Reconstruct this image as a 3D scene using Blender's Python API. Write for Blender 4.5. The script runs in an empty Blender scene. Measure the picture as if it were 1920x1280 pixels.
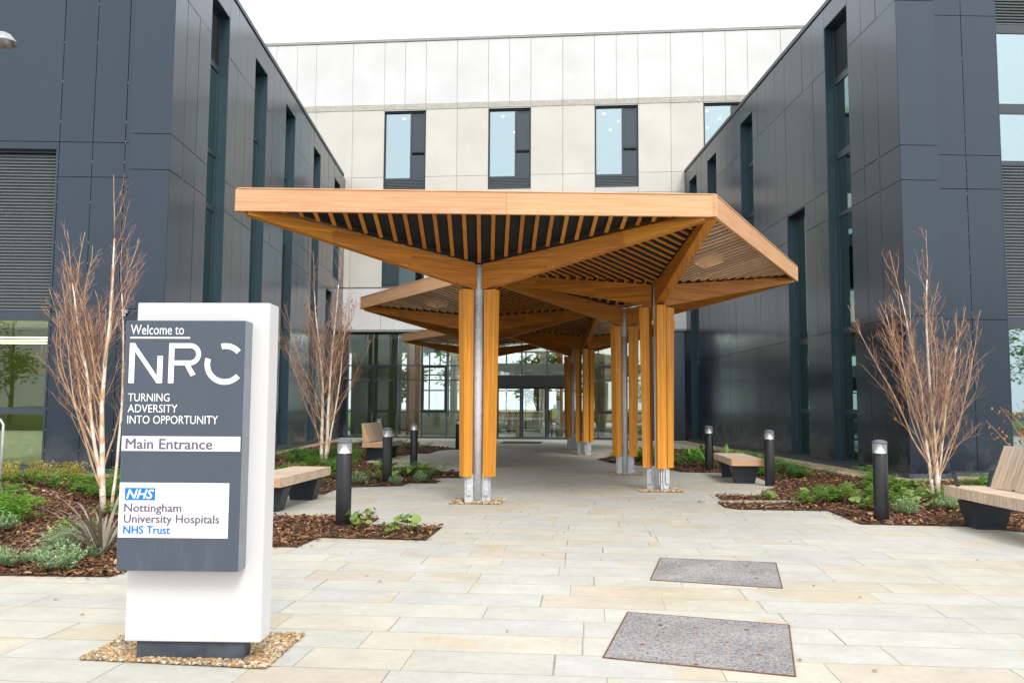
import bpy, bmesh, math, random
from mathutils import Vector, Matrix
C = bpy.context.scene.collection
RAD = math.radians

# ------------------------------------------------------------------ camera, sky, sun, exposure
scn = bpy.context.scene
cam = bpy.data.cameras.new("camera"); cam_o = bpy.data.objects.new("camera", cam); C.objects.link(cam_o)
cam.sensor_width = 36.0; cam.lens = 36.0*1560/1920; cam.clip_start = 0.1; cam.clip_end = 2000
CAM = Vector((0, 0, 1.55))
cam_o.matrix_world = (Matrix.Translation(CAM) @ Matrix.Rotation(RAD(-1.76), 4, 'Z')
                      @ Matrix.Rotation(RAD(90+4.54), 4, 'X') @ Matrix.Rotation(RAD(0.3), 4, 'Z'))
scn.camera = cam_o
SUN_EL, SUN_AZ = 46.0, 163.0           # degrees, azimuth clockwise from +Y
w = bpy.data.worlds.new("World"); scn.world = w; w.use_nodes = True
nt = w.node_tree; bg = nt.nodes['Background']
sky = nt.nodes.new('ShaderNodeTexSky'); sky.sky_type = 'NISHITA'; sky.sun_disc = False
sky.sun_elevation = RAD(SUN_EL); sky.sun_rotation = RAD(SUN_AZ); sky.dust_density = 6.0; sky.air_density = 1.0
mx = nt.nodes.new('ShaderNodeMix'); mx.data_type = 'RGBA'; mx.inputs[0].default_value = 0.86
nt.links.new(sky.outputs[0], mx.inputs[6]); mx.inputs[7].default_value = (7.6, 7.85, 8.1, 1)   # cloud cover
nt.links.new(mx.outputs[2], bg.inputs[0]); bg.inputs[1].default_value = 0.15
sl = bpy.data.lights.new("sun", 'SUN'); sl.energy = 1.2; sl.angle = RAD(16); sl.color = (1.0, 0.97, 0.93)
so = bpy.data.objects.new("sun", sl); C.objects.link(so)
so.rotation_euler = (RAD(90-SUN_EL), 0, RAD(180-SUN_AZ)); so.location = (10, -30, 40)
vs = scn.view_settings; vs.view_transform = 'Standard'; vs.look = 'None'; vs.gamma = 1; vs.use_curve_mapping = False
vs.exposure = 0.68
scn.cycles.max_bounces = 10; scn.cycles.diffuse_bounces = 4; scn.cycles.transparent_max_bounces = 24; scn.cycles.glossy_bounces = 5
scn.cycles.use_denoising = True

# ------------------------------------------------------------------ helpers
class MB:
    """collects faces, uvs and builds ONE mesh object"""
    def __init__(s): s.v = []; s.f = []; s.uv = []; s.rnd = random.Random(7)
    def face(s, pts, uvs=None):
        b = len(s.v); s.v += [tuple(p) for p in pts]; s.f.append(tuple(range(b, b+len(pts))))
        s.uv.append(uvs or [(0.0, 0.0)]*len(pts))
    def hexa(s, p, shared=True):
        """p: 8 corners, 0-3 bottom ccw, 4-7 top; uv runs along the longest edge"""
        p = [Vector(q) for q in p]
        L = [(p[1]-p[0]).length, (p[3]-p[0]).length, (p[4]-p[0]).length]
        ax = L.index(max(L)); e = [(p[1]-p[0]), (p[3]-p[0]), (p[4]-p[0])]
        dirs = [x.normalized() if x.length > 1e-9 else Vector((0, 0, 1)) for x in e]
        ou, ov = s.rnd.random()*50, s.rnd.random()*50
        o = [i for i in range(3) if i != ax]
        b = len(s.v); s.v += [tuple(q) for q in p]
        for f in ((0,3,2,1),(4,5,6,7),(0,1,5,4),(1,2,6,5),(2,3,7,6),(3,0,4,7)):
            s.f.append(tuple(b+i for i in f))
            s.uv.append([(ou+(p[i]-p[0]).dot(dirs[ax]), ov+(p[i]-p[0]).dot(dirs[o[0]])*1.0+(p[i]-p[0]).dot(dirs[o[1]])*1.31) for i in f])
    def box(s, x0, x1, y0, y1, z0, z1, M=None):
        q = [(x0,y0,z0),(x1,y0,z0),(x1,y1,z0),(x0,y1,z0),(x0,y0,z1),(x1,y0,z1),(x1,y1,z1),(x0,y1,z1)]
        s.hexa([M @ Vector(c) for c in q] if M else q)
    def fbox(s, fr, u0, u1, z0, z1, d0, d1):
        """box in a wall frame; d runs outward"""
        P = fr.P
        s.hexa([P(u0,z0,d1),P(u1,z0,d1),P(u1,z0,d0),P(u0,z0,d0),P(u0,z1,d1),P(u1,z1,d1),P(u1,z1,d0),P(u0,z1,d0)])
    def bar(s, a, b, w, h, up=(0,0,1), w2=None, h2=None):
        a, b = Vector(a), Vector(b); d = (b-a).normalized(); r = d.cross(Vector(up)).normalized(); u = r.cross(d)
        w2 = w if w2 is None else w2; h2 = h if h2 is None else h2
        s.hexa([a-r*w/2-u*h/2, b-r*w2/2-u*h2/2, b+r*w2/2-u*h2/2, a+r*w/2-u*h/2,
                a-r*w/2+u*h/2, b-r*w2/2+u*h2/2, b+r*w2/2+u*h2/2, a+r*w/2+u*h/2])
    def tube(s, pts, rad, n=10, cap=True):
        pts = [Vector(p) for p in pts]
        rad = rad if isinstance(rad, (list, tuple)) else [rad]*len(pts)
        b = len(s.v); ref = None; ln = 0.0
        ou = s.rnd.random()*30
        lens = []
        for i, p in enumerate(pts):
            t = (pts[min(i+1, len(pts)-1)]-pts[max(i-1, 0)]).normalized()
            if ref is None:
                ref = t.cross(Vector((1,0,0)) if abs(t.x) < .9 else Vector((0,1,0))).normalized()
            ref = (ref-t*ref.dot(t)).normalized(); o = t.cross(ref)
            if i: ln += (p-pts[i-1]).length
            lens.append(ln)
            for k in range(n):
                a = 2*math.pi*k/n
                s.v.append(tuple(p+(ref*math.cos(a)+o*math.sin(a))*rad[i]))
        for i in range(len(pts)-1):
            for k in range(n):
                k2 = (k+1) % n
                s.f.append((b+i*n+k, b+i*n+k2, b+(i+1)*n+k2, b+(i+1)*n+k))
                s.uv.append([(ou+lens[i], k/n), (ou+lens[i], (k+1)/n), (ou+lens[i+1], (k+1)/n), (ou+lens[i+1], k/n)])
        if cap:
            s.f.append(tuple(b+k for k in range(n-1, -1, -1))); s.uv.append([(0,0)]*n)
            e = b+(len(pts)-1)*n
            s.f.append(tuple(e+k for k in range(n))); s.uv.append([(0,0)]*n)
    def lathe(s, prof, n=24, o=(0,0,0), M=None):
        b = len(s.v); o = Vector(o)
        for r, z in prof:
            for k in range(n):
                a = 2*math.pi*k/n; q = Vector((r*math.cos(a), r*math.sin(a), z))
                s.v.append(tuple((M @ q if M else q)+o))
        for i in range(len(prof)-1):
            for k in range(n):
                k2 = (k+1) % n
                s.f.append((b+i*n+k, b+i*n+k2, b+(i+1)*n+k2, b+(i+1)*n+k)); s.uv.append([(0,0)]*4)
    def prism(s, poly, z0, z1, M=None):
        b = len(s.v); n = len(poly)
        for z in (z0, z1):
            for p in poly:
                q = Vector((p[0], p[1], z)); s.v.append(tuple(M @ q if M else q))
        s.f.append(tuple(b+i for i in range(n-1, -1, -1))); s.uv.append([(0,0)]*n)
        s.f.append(tuple(b+n+i for i in range(n))); s.uv.append([(0,0)]*n)
        for i in range(n):
            j = (i+1) % n
            s.f.append((b+i, b+j, b+n+j, b+n+i)); s.uv.append([(0,0)]*4)
    def build(s, name, mat, parent=None, smooth=False, bevel=0.0):
        me = bpy.data.meshes.new(name); me.from_pydata(s.v, [], s.f)
        uvl = me.uv_layers.new(name="UVMap")
        uvl.data.foreach_set("uv", [c for f in s.uv for t in f for c in t])
        me.materials.append(mat); me.update()
        bm = bmesh.new(); bm.from_mesh(me); bmesh.ops.recalc_face_normals(bm, faces=bm.faces); bm.to_mesh(me); bm.free()
        if smooth:
            me.polygons.foreach_set("use_smooth", [True]*len(me.polygons))
        o = bpy.data.objects.new(name, me); C.objects.link(o)
        if parent: o.parent = parent
        if bevel:
            m = o.modifiers.new("bevel", 'BEVEL'); m.width = bevel; m.segments = 2; m.limit_method = 'ANGLE'
        return o

class Frame:
    def __init__(s, o, u, n): s.o = Vector(o); s.u = Vector(u).normalized(); s.n = Vector(n).normalized()
    def P(s, u, z, d=0.0): return s.o+s.u*u+s.n*d+Vector((0, 0, z))

def thing(name, label, cat, loc=(0,0,0), rz=0.0, group=None):
    o = bpy.data.objects.new(name, None); C.objects.link(o); o.location = loc; o.rotation_euler = (0, 0, rz)
    o.empty_display_size = .2
    return tag(o, label, cat, group)
def tag(o, label, cat, group=None, kind=None):
    if label: o["label"] = label
    if cat: o["category"] = cat
    if group: o["group"] = group
    if kind: o["kind"] = kind
    return o
def struct(o, label=None): o["kind"] = "structure"; return o if not label else tag(o, label, None)
def dup(root, loc, rz=0.0, label=None, group=None, scale=None):
    r = root.copy(); C.objects.link(r); r.location = loc; r.rotation_euler = (0, 0, rz)
    if label: r["label"] = label
    if group: r["group"] = group
    if scale: r.scale = scale
    for ch in list(root.children):
        c = ch.copy(); C.objects.link(c); c.parent = r
        for g in list(ch.children):
            d = g.copy(); C.objects.link(d); d.parent = c
    return r

# ------------------------------------------------------------------ materials
class N:
    def __init__(s, name):
        s.m = bpy.data.materials.new(name); s.m.use_nodes = True; s.t = s.m.node_tree
        s.b = s.t.nodes['Principled BSDF']; s.out = s.t.nodes['Material Output']
    def n(s, typ, **kw):
        k = s.t.nodes.new(typ)
        for a, v in kw.items(): setattr(k, a, v)
        return k
    def link(s, a, b): s.t.links.new(a, b)
    def put(s, sock, v):
        if hasattr(v, 'is_output') or hasattr(v, 'links'): s.link(v, sock)
        else: sock.default_value = v
    def math(s, op, a, b=0.0, c=None, clamp=False):
        k = s.n('ShaderNodeMath', operation=op, use_clamp=clamp)
        s.put(k.inputs[0], a); s.put(k.inputs[1], b)
        if c is not None: s.put(k.inputs[2], c)
        return k.outputs[0]
    def mix(s, f, a, b):
        k = s.n('ShaderNodeMix', data_type='RGBA'); s.put(k.inputs[0], f)
        for i, v in ((6, a), (7, b)):
            if isinstance(v, tuple): k.inputs[i].default_value = (*v[:3], 1)
            else: s.link(v, k.inputs[i])
        return k.outputs[2]
    def noise(s, vec, scale, detail=4, rough=.55, dist=0.0):
        k = s.n('ShaderNodeTexNoise'); k.inputs['Scale'].default_value = scale; k.inputs['Detail'].default_value = detail
        k.inputs['Roughness'].default_value = rough; k.inputs['Distortion'].default_value = dist
        if vec is not None: s.link(vec, k.inputs['Vector'])
        return k.outputs['Fac']
    def mapr(s, v, a, b, c, d):
        k = s.n('ShaderNodeMapRange'); s.link(v, k.inputs[0])
        for i, x in zip((1,2,3,4), (a,b,c,d)): k.inputs[i].default_value = x
        return k.outputs[0]
    def scalev(s, vec, sc):
        k = s.n('ShaderNodeVectorMath', operation='MULTIPLY'); s.link(vec, k.inputs[0]); k.inputs[1].default_value = sc
        return k.outputs[0]
    def bump(s, h, strength=.3, dist=.01):
        k = s.n('ShaderNodeBump'); k.inputs['Strength'].default_value = strength; k.inputs['Distance'].default_value = dist
        s.link(h, k.inputs['Height']); s.link(k.outputs[0], s.b.inputs['Normal'])
    def pos(s): return s.n('ShaderNodeNewGeometry').outputs['Position']
    def obj(s): return s.n('ShaderNodeTexCoord').outputs['Object']
    def uv(s): return s.n('ShaderNodeUVMap').outputs[0]
    def island(s): return s.n('ShaderNodeNewGeometry').outputs['Random Per Island']
    def base(s, c, rough=.5, metal=0.0, spec=.5):
        s.put(s.b.inputs['Base Color'], (*c[:3], 1) if isinstance(c, tuple) else c)
        s.put(s.b.inputs['Roughness'], rough); s.b.inputs['Metallic'].default_value = metal
        s.b.inputs['Specular IOR Level'].default_value = spec
        return s

def m_plain(name, c, rough=.5, metal=0.0, spec=.5, var=.12, scale=6.0, bump=0.0, bscale=60):
    k = N(name); p = k.obj(); n = k.noise(p, scale, 5)
    f = k.mapr(n, .3, .7, 1-var, 1+var)
    mul = k.n('ShaderNodeVectorMath', operation='SCALE'); mul.inputs[0].default_value = c; k.link(f, mul.inputs['Scale'])
    k.base(mul.outputs[0], k.mapr(k.noise(p, scale*3, 3), .3, .7, max(.02, rough-.07), min(1, rough+.07)), metal, spec)
    if bump: k.bump(k.noise(p, bscale, 4), bump, .004)
    return k.m

def m_wood(name, light, dark, knots=.35, weather=None, rough=.5, vv=.16, lam=False):
    k = N(name); uv = k.uv()
    g1 = k.noise(k.scalev(uv, (1.2, 38, 1)), 1.0, 6, .6, .6)
    g2 = k.noise(k.scalev(uv, (.45, 5, 1)), 1.0, 3, .5, 1.2)
    c = k.mix(k.mapr(g1, .32, .68, 0, 1), light, dark)
    c = k.mix(k.mapr(g2, .45, .75, 0, knots), c, tuple(x*.62 for x in dark))
    vo = k.n('ShaderNodeTexVoronoi'); k.link(k.scalev(uv, (1.6, 5.5, 1)), vo.inputs['Vector']); vo.inputs['Scale'].default_value = 1.0; vo.inputs['Randomness'].default_value = 1.0
    vsep = k.n('ShaderNodeSeparateColor'); k.link(vo.outputs['Color'], vsep.inputs[0])
    kn = k.math('MULTIPLY', k.mapr(vo.outputs['Distance'], .05, .13, .8, 0), k.mapr(vsep.outputs[0], .72, .76, 0, 1))
    c = k.mix(kn, c, tuple(x*.35 for x in dark))
    isl = k.island()
    hs = k.n('ShaderNodeHueSaturation'); k.link(c, hs.inputs['Color'])
    k.link(k.mapr(isl, 0, 1, 1-vv, 1+vv), hs.inputs['Value']); k.link(k.mapr(isl, 0, 1, .492, .508), hs.inputs['Hue'])
    c = hs.outputs[0]
    if lam:                                     # glue lines between laminations
        sv = k.n('ShaderNodeSeparateXYZ'); k.link(uv, sv.inputs[0]); q = k.math('DIVIDE', sv.outputs[1], .058); fr_ = k.math('FRACT', q)
        lw = k.n('ShaderNodeTexWhiteNoise', noise_dimensions='1D'); k.link(k.math('FLOOR', q), lw.inputs['W'])
        h2 = k.n('ShaderNodeHueSaturation'); k.link(c, h2.inputs['Color']); k.link(k.mapr(lw.outputs['Value'], 0, 1, .84, 1.14), h2.inputs['Value']); c = h2.outputs[0]
        c = k.mix(k.mapr(k.math('ABSOLUTE', k.math('SUBTRACT', fr_, .5)), .455, .49, 0, .55), c, tuple(x*.45 for x in dark))
    if weather:
        c = k.mix(k.mapr(k.noise(k.scalev(uv, (.9, 7, 1)), 1.0, 5, .7), .38, .62, .15, .85), c, weather)
    k.base(c, rough, 0, .35); k.bump(g1, .18, .003)
    return k.m

def m_clad(name, c, rough=.34, spec=.5, metal=.0, var=.10, streak=.0):
    k = N(name); isl = k.island(); p = k.pos()
    f = k.mapr(isl, 0, 1, 1-var, 1+var)
    n = k.noise(p, .6, 4); f = k.math('MULTIPLY', f, k.mapr(n, .3, .7, .93, 1.07))
    mul = k.n('ShaderNodeVectorMath', operation='SCALE'); mul.inputs[0].default_value = c; k.link(f, mul.inputs['Scale'])
    col = mul.outputs[0]
    st = k.noise(k.scalev(p, (5, 5, .35)), 1.0, 5, .6)
    sp = k.noise(p, 90, 2)
    r = k.math('ADD', k.mapr(st, .3, .7, rough-.015, rough+.02), k.mapr(sp, .3, .7, -.02, .02))
    if streak:
        z = k.n('ShaderNodeSeparateXYZ'); k.link(p, z.inputs[0])
        low = k.mapr(z.outputs[2], .15, 1.15, 1, 0)
        n2 = k.noise(k.scalev(p, (1.7, 1.7, 1.3)), 1.0, 3, .5)
        msk = k.math('MULTIPLY', low, k.mapr(n2, .44, .64, 0, 1)); 
        col = k.mix(k.math('MULTIPLY', msk, streak), col, (.16, .165, .17))     # rain splash dirt
        r = k.math('ADD', r, k.math('MULTIPLY', msk, .25))
    k.base(col, r, metal, spec)
    if streak: k.b.inputs['Specular Tint'].default_value = (.74, .88, 1.0, 1)
    k.bump(k.noise(p, 1.1, 2), .03, .02)
    return k.m

def m_glass(name, tint, refl, rcol=(.9, .96, 1.0)):
    k = N(name); t = k.t
    tr = k.n('ShaderNodeBsdfTransparent'); tr.inputs[0].default_value = (*tint, 1)
    gl = k.n('ShaderNodeBsdfGlossy'); gl.inputs[0].default_value = (*rcol, 1); gl.inputs['Roughness'].default_value = 0.012
    bp = k.n('ShaderNodeBump'); bp.inputs['Strength'].default_value = .03; bp.inputs['Distance'].default_value = .05
    k.link(k.noise(k.pos(), .8, 1), bp.inputs['Height']); k.link(bp.outputs[0], gl.inputs['Normal'])
    lw = k.n('ShaderNodeFresnel'); lw.inputs[0].default_value = 1.5
    fac = k.math('ADD', k.math('MULTIPLY', lw.outputs[0], 1-refl), refl, clamp=True)
    mxs = k.n('ShaderNodeMixShader'); k.link(fac, mxs.inputs[0]); k.link(tr.outputs[0], mxs.inputs[1]); k.link(gl.outputs[0], mxs.inputs[2])
    k.link(mxs.outputs[0], k.out.inputs['Surface']); k.t.nodes.remove(k.b)
    return k.m

def m_emit(name, c, e):
    k = N(name); k.base(c, .5); k.b.inputs['Emission Color'].default_value = (*c, 1); k.b.inputs['Emission Strength'].default_value = e
    return k.m

PAVE_ANG = math.atan(.12)
def m_paving():
    k = N("sandstone_paving"); p = k.pos()
    rot = k.n('ShaderNodeVectorRotate', rotation_type='Z_AXIS'); k.link(p, rot.inputs[0]); rot.inputs['Angle'].default_value = PAVE_ANG
    sep = k.n('ShaderNodeSeparateXYZ'); k.link(rot.outputs[0], sep.inputs[0]); u, v = sep.outputs[0], sep.outputs[1]
    vv = k.math('DIVIDE', v, .415); row = k.math('FLOOR', vv); fv = k.math('FRACT', vv)
    wn = k.n('ShaderNodeTexWhiteNoise', noise_dimensions='1D'); k.link(row, wn.inputs['W'])
    wc = k.n('ShaderNodeSeparateColor'); k.link(wn.outputs['Color'], wc.inputs[0])
    ln = k.mapr(wc.outputs[0], 0, 1, .82, 1.22); off = k.math('MULTIPLY', wc.outputs[1], 7.0)
    uu = k.math('ADD', k.math('DIVIDE', u, ln), off)
    # uneven lengths inside a row: warp u with a slow monotone wave
    uu = k.math('ADD', uu, k.math('MULTIPLY', k.math('SINE', k.math('ADD', k.math('MULTIPLY', uu, 2.3), k.math('MULTIPLY', wc.outputs[2], 6.28))), .17))
    col_ = k.math('FLOOR', uu); fu = k.math('FRACT', uu)
    cid = k.n('ShaderNodeCombineXYZ'); k.link(col_, cid.inputs[0]); k.link(row, cid.inputs[1])
    w2 = k.n('ShaderNodeTexWhiteNoise', noise_dimensions='3D'); k.link(cid.outputs[0], w2.inputs['Vector'])
    s2 = k.n('ShaderNodeSeparateColor'); k.link(w2.outputs['Color'], s2.inputs[0])
    ramp = k.n('ShaderNodeValToRGB'); cr = ramp.color_ramp; cr.interpolation = 'CONSTANT'
    cols = [(0, (.468,.458,.41)), (.2, (.486,.472,.418)), (.4, (.458,.452,.415)), (.52, (.50,.478,.408)), (.68, (.502,.466,.386)), (.76, (.472,.457,.402)), (.91, (.496,.448,.358)), (.965, (.475,.425,.345))]
    cr.elements[0].position = 0; cr.elements[0].color = (*cols[0][1], 1)
    cr.elements[1].position = cols[1][0]; cr.elements[1].color = (*cols[1][1], 1)
    for a, c in cols[2:]:
        e = cr.elements.new(a); e.color = (*c, 1)
    k.link(s2.outputs[0], ramp.inputs[0]); c = ramp.outputs[0]
    # iron-stained buff zones with a curved edge, different in each slab
    ofs = k.n('ShaderNodeVectorMath', operation='MULTIPLY_ADD'); k.link(w2.outputs['Color'], ofs.inputs[0]); ofs.inputs[1].default_value = (37, 53, 11); k.link(rot.outputs[0], ofs.inputs[2])
    st = k.noise(ofs.outputs[0], 1.25, 2, .4)
    stf = k.math('MULTIPLY', k.mapr(st, .555, .585, 0, 1), k.mapr(s2.outputs[1], .35, .75, 0, .8))
    c = k.mix(stf, c, (.485, .418, .30))
    fine = k.noise(ofs.outputs[0], 24, 6, .65); mid = k.noise(ofs.outputs[0], 4, 4, .6)
    c2 = k.n('ShaderNodeVectorMath', operation='SCALE'); k.link(c, c2.inputs[0])
    k.link(k.math('MULTIPLY', k.mapr(fine, .25, .75, .90, 1.09), k.mapr(mid, .3, .7, .93, 1.06)), c2.inputs['Scale']); c = c2.outputs[0]
    big = k.noise(p, .22, 4, .6)
    c3 = k.n('ShaderNodeVectorMath', operation='SCALE'); k.link(c, c3.inputs[0]); k.link(k.math('MULTIPLY', k.mapr(big, .3, .7, .88, 1.06), k.mapr(k.noise(p, 1.1, 5, .7), .3, .7, .93, 1.04)), c3.inputs['Scale']); c = c3.outputs[0]
    du = k.math('MULTIPLY', k.math('MINIMUM', fu, k.math('SUBTRACT', 1.0, fu)), ln)
    dv = k.math('MULTIPLY', k.math('MINIMUM', fv, k.math('SUBTRACT', 1.0, fv)), .415)
    d = k.math('MINIMUM', du, dv)
    d = k.math('ADD', d, k.mapr(k.noise(p, 30, 2), .3, .7, -.0012, .0012))
    j = k.mapr(d, .0025, .0058, 1, 0)
    c = k.mix(k.math('MULTIPLY', j, k.mapr(k.noise(p, 2.2, 3), .3, .7, .45, .95)), c, (.20, .175, .14))
    dmp = k.mapr(k.noise(p, .75, 5, .65), .57, .70, 0, .20)
    c = k.mix(dmp, c, (.27, .255, .215))                # old damp and dirt stains
    dots = k.n('ShaderNodeTexVoronoi'); k.link(p, dots.inputs['Vector']); dots.inputs['Scale'].default_value = 7
    dsep = k.n('ShaderNodeSeparateColor'); k.link(dots.outputs['Color'], dsep.inputs[0])
    spk = k.math('MULTIPLY', k.mapr(dots.outputs['Distance'], .035, .06, 1, 0), k.mapr(dsep.outputs[0], .80, .82, 0, 1))
    c = k.mix(k.math('MULTIPLY', spk, .75), c, (.05, .045, .04))
    k.base(c, k.mapr(fine, .3, .7, .62, .8), 0, .35)
    h = k.math('ADD', k.math('MULTIPLY', fine, .25), k.math('MULTIPLY', k.math('SUBTRACT', 1.0, j), 1.0))
    k.bump(h, .35, .006)
    return k.m

def m_speckle(name, cols, scale, bump=.5, rough=.85):
    k = N(name); p = k.pos(); v = k.n('ShaderNodeTexVoronoi'); v.inputs['Scale'].default_value = scale; k.link(p, v.inputs['Vector'])
    s = k.n('ShaderNodeSeparateColor'); k.link(v.outputs['Color'], s.inputs[0])
    r = k.n('ShaderNodeValToRGB'); cr = r.color_ramp; cr.interpolation = 'CONSTANT'
    cr.elements[0].color = (*cols[0], 1); cr.elements[1].position = 1/len(cols); cr.elements[1].color = (*cols[1], 1)
    for i, c in enumerate(cols[2:]): e = cr.elements.new((i+2)/len(cols)); e.color = (*c, 1)
    k.link(s.outputs[0], r.inputs[0])
    f = k.n('ShaderNodeVectorMath', operation='SCALE'); k.link(r.outputs[0], f.inputs[0]); k.link(k.mapr(k.noise(p, 1.6, 5), .3, .7, .78, 1.2), f.inputs['Scale'])
    k.base(f.outputs[0], rough, 0, .3); k.bump(k.math('SUBTRACT', 1.0, v.outputs['Distance']), bump, .01)
    return k.m

def m_island(name, cols, rough=.7, spec=.3, trans=0.0):
    """colour picked per loose piece (chip, pebble, leaf)"""
    k = N(name); r = k.n('ShaderNodeValToRGB'); cr = r.color_ramp
    cr.elements[0].color = (*cols[0], 1); cr.elements[1].color = (*cols[-1], 1)
    for i, c in enumerate(cols[1:-1]): e = cr.elements.new((i+1)/(len(cols)-1)); e.color = (*c, 1)
    k.link(k.island(), r.inputs[0]); k.base(r.outputs[0], rough, 0, spec)
    if trans:
        tl = k.n('ShaderNodeBsdfTranslucent'); k.link(r.outputs[0], tl.inputs[0])
        ms = k.n('ShaderNodeMixShader'); ms.inputs[0].default_value = trans
        k.link(k.b.outputs[0], ms.inputs[1]); k.link(tl.outputs[0], ms.inputs[2]); k.link(ms.outputs[0], k.out.inputs['Surface'])
    return k.m

M = {}
M['pave'] = m_paving()
M['clad_dark'] = m_clad("dark_cladding_panel", (.0095, .0145, .0270), .20, .78, 0.0, .12, .30)
M['backing'] = m_plain("dark_cavity", (.012, .012, .014), .9)
M['reveal'] = m_plain("slate_blue_metal", (.026, .052, .070), .36, 0, .5, .08)
M['frame_dark'] = m_plain("anthracite_frame", (.035, .05, .066), .4, 0, .5, .08)
M['louvre'] = m_plain("louvre_metal", (.13, .145, .155), .45, .2, .5, .06)
M['coping'] = m_plain("coping_metal", (.04, .05, .062), .4, .2)
M['clad_white'] = m_clad("white_render_panel", (.64, .64, .645), .5, .4, 0, .015)
M['clad_beige'] = m_clad("beige_panel", (.59, .565, .515), .55, .4, 0, .02)
M['soffit_pale'] = m_plain('pale_soffit', (.80, .76, .68), .6)
M['joint_grey'] = m_plain("joint_grey", (.33, .33, .32), .8)
M['glass_teal'] = m_glass("teal_window_glass", (.62, .85, .83), .36, (.62, .92, .90))
M['glass_low'] = m_glass("ground_window_glass", (.88, .93, .78), .0)
M['glass_blue'] = m_glass("coated_window_glass", (.66, .80, .82), .36, (.70, .82, .86))
M['glass_clear'] = m_glass("entrance_glass", (.93, .985, .96), .20, (.88, 1.0, .97))
M['room'] = m_plain("room_wall", (.42, .44, .40), .8)
M['room_green'] = m_plain("room_wall_olive", (.20, .215, .075), .8)
M['room_white'] = m_plain("room_white", (.75, .76, .73), .7)
M['floor_in'] = m_plain("interior_floor", (.58, .57, .53), .35)
M['strip'] = m_emit("strip_light", (1.0, .93, .62), 4.0)
M['downlight'] = m_emit("downlight", (1.0, .95, .85), 60.0)
M['spot'] = m_emit('ceiling_spot', (1.0, .97, .9), 6.0)
M['wood_post'] = m_wood("larch_post", (.80, .38, .045), (.60, .22, .016), .3, lam=True)
M['wood_beam'] = m_wood("larch_beam", (.60, .225, .022), (.31, .095, .008), .55, lam=True)
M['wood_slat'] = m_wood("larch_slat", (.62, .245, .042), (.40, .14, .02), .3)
M['wood_fascia'] = m_wood("larch_fascia", (.68, .41, .235), (.52, .27, .125), .25, rough=.6, vv=.05)
M['wood_pale'] = m_wood("weathered_lit_slat", (.86, .62, .45), (.72, .46, .30), .12)  # weathered outer slats, colour lifted further to stand in for light on them
M['deck'] = m_plain("black_membrane", (.012, .012, .013), .8)
M['galv'] = m_plain("galvanised_steel", (.60, .625, .66), .55, 0, .5, .14, 14)
M['galv_dark'] = m_plain("galvanised_shoe", (.55, .57, .60), .55, 0, .5, .16, 18)
M['bench_wood'] = m_wood("weathered_oak", (.66, .46, .30), (.46, .29, .17), .25, (.55, .49, .42), .75, vv=.22)
M['bench_end'] = m_wood("fresh_oak_end", (.66, .42, .26), (.50, .29, .15), .3, None, .7)
M['charcoal'] = m_plain("charcoal_powdercoat", (.024, .031, .040), .5, 0, .4, .18, 9, .1)
M['black'] = m_plain("black_powdercoat", (.009, .010, .012), .42, 0, .5, .12, 10)
M['jet'] = m_plain('jet_frame', (.008, .009, .011), .5)
M['cap'] = m_plain("bollard_cap", (.10, .125, .15), .5, 0)
M['chrome'] = m_plain("polished_reflector", (.85, .86, .88), .35, .45, .5, .03)
M['lens'] = m_glass("bollard_lens", (.80, .82, .84), .07)
def m_frost(name):
    k = N(name); tr = k.n('ShaderNodeBsdfTransparent'); k.base((.86, .87, .88), .25)
    ms = k.n('ShaderNodeMixShader'); ms.inputs[0].default_value = .24
    k.link(tr.outputs[0], ms.inputs[1]); k.link(k.b.outputs[0], ms.inputs[2]); k.link(ms.outputs[0], k.out.inputs['Surface']); return k.m
M['lamp_metal'] = m_plain('lamp_metal', (.42, .43, .45), .28, .9)
M['lens'] = m_frost("bollard_lens")
M['sign_white'] = m_plain("white_sign_body", (.62, .62, .63), .42, 0, .5, .015, 2)
M['sign_dark'] = m_plain("slate_sign_panel", (.062, .078, .108), .42, 0, .5, .06, 2)
def m_sign(name, c, dirt, z0, z1, amt):
    k = N(name); p = k.obj(); z = k.n('ShaderNodeSeparateXYZ'); k.link(p, z.inputs[0])
    low = k.mapr(z.outputs[2], z0, z1, 1, .12)
    n = k.noise(k.scalev(p, (9, 9, 2.2)), 1.0, 6, .65); sp = k.noise(p, 70, 2, .5); sp2 = k.noise(p, 5, 2, .5)
    f = k.math('ADD', k.math('MULTIPLY', k.mapr(n, .5, .75, 0, .35), low), k.math('MULTIPLY', k.math('MULTIPLY', k.mapr(sp, .68, .74, 0, 1), k.mapr(sp2, .5, .65, 0, 1)), low))
    k.base(k.mix(k.math('MULTIPLY', f, amt, clamp=True), c, dirt), k.mapr(n, .3, .7, .36, .5), 0, .5); return k.m
M['sign_white'] = m_sign("white_sign_body", (.62, .62, .63), (.38, .36, .32), .12, .7, .7)
M['sign_dark'] = m_sign("slate_sign_panel", (.062, .078, .108), (.30, .32, .35), .56, 1.1, .5)
M['sign_edge'] = m_plain("sign_panel_edge", (.20, .225, .26), .4, .2)
M['vinyl_white'] = m_plain("white_vinyl", (.86, .86, .86), .45, 0, .4, .01)
M['vinyl_plum'] = m_plain("plum_grey_vinyl", (.135, .115, .17), .5, 0, .4, .02)
M['vinyl_blue'] = m_plain("blue_vinyl", (.0, .17, .66), .45, 0, .4, .02)
M['plinth'] = m_plain("sign_plinth", (.055, .065, .085), .55, 0, .4, .35, 6, .2)
M['gravel'] = m_speckle("gravel_bed", [(.42,.31,.18),(.30,.20,.10),(.52,.42,.30),(.18,.13,.09),(.46,.36,.20),(.35,.30,.25)], 55, .8)
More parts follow.
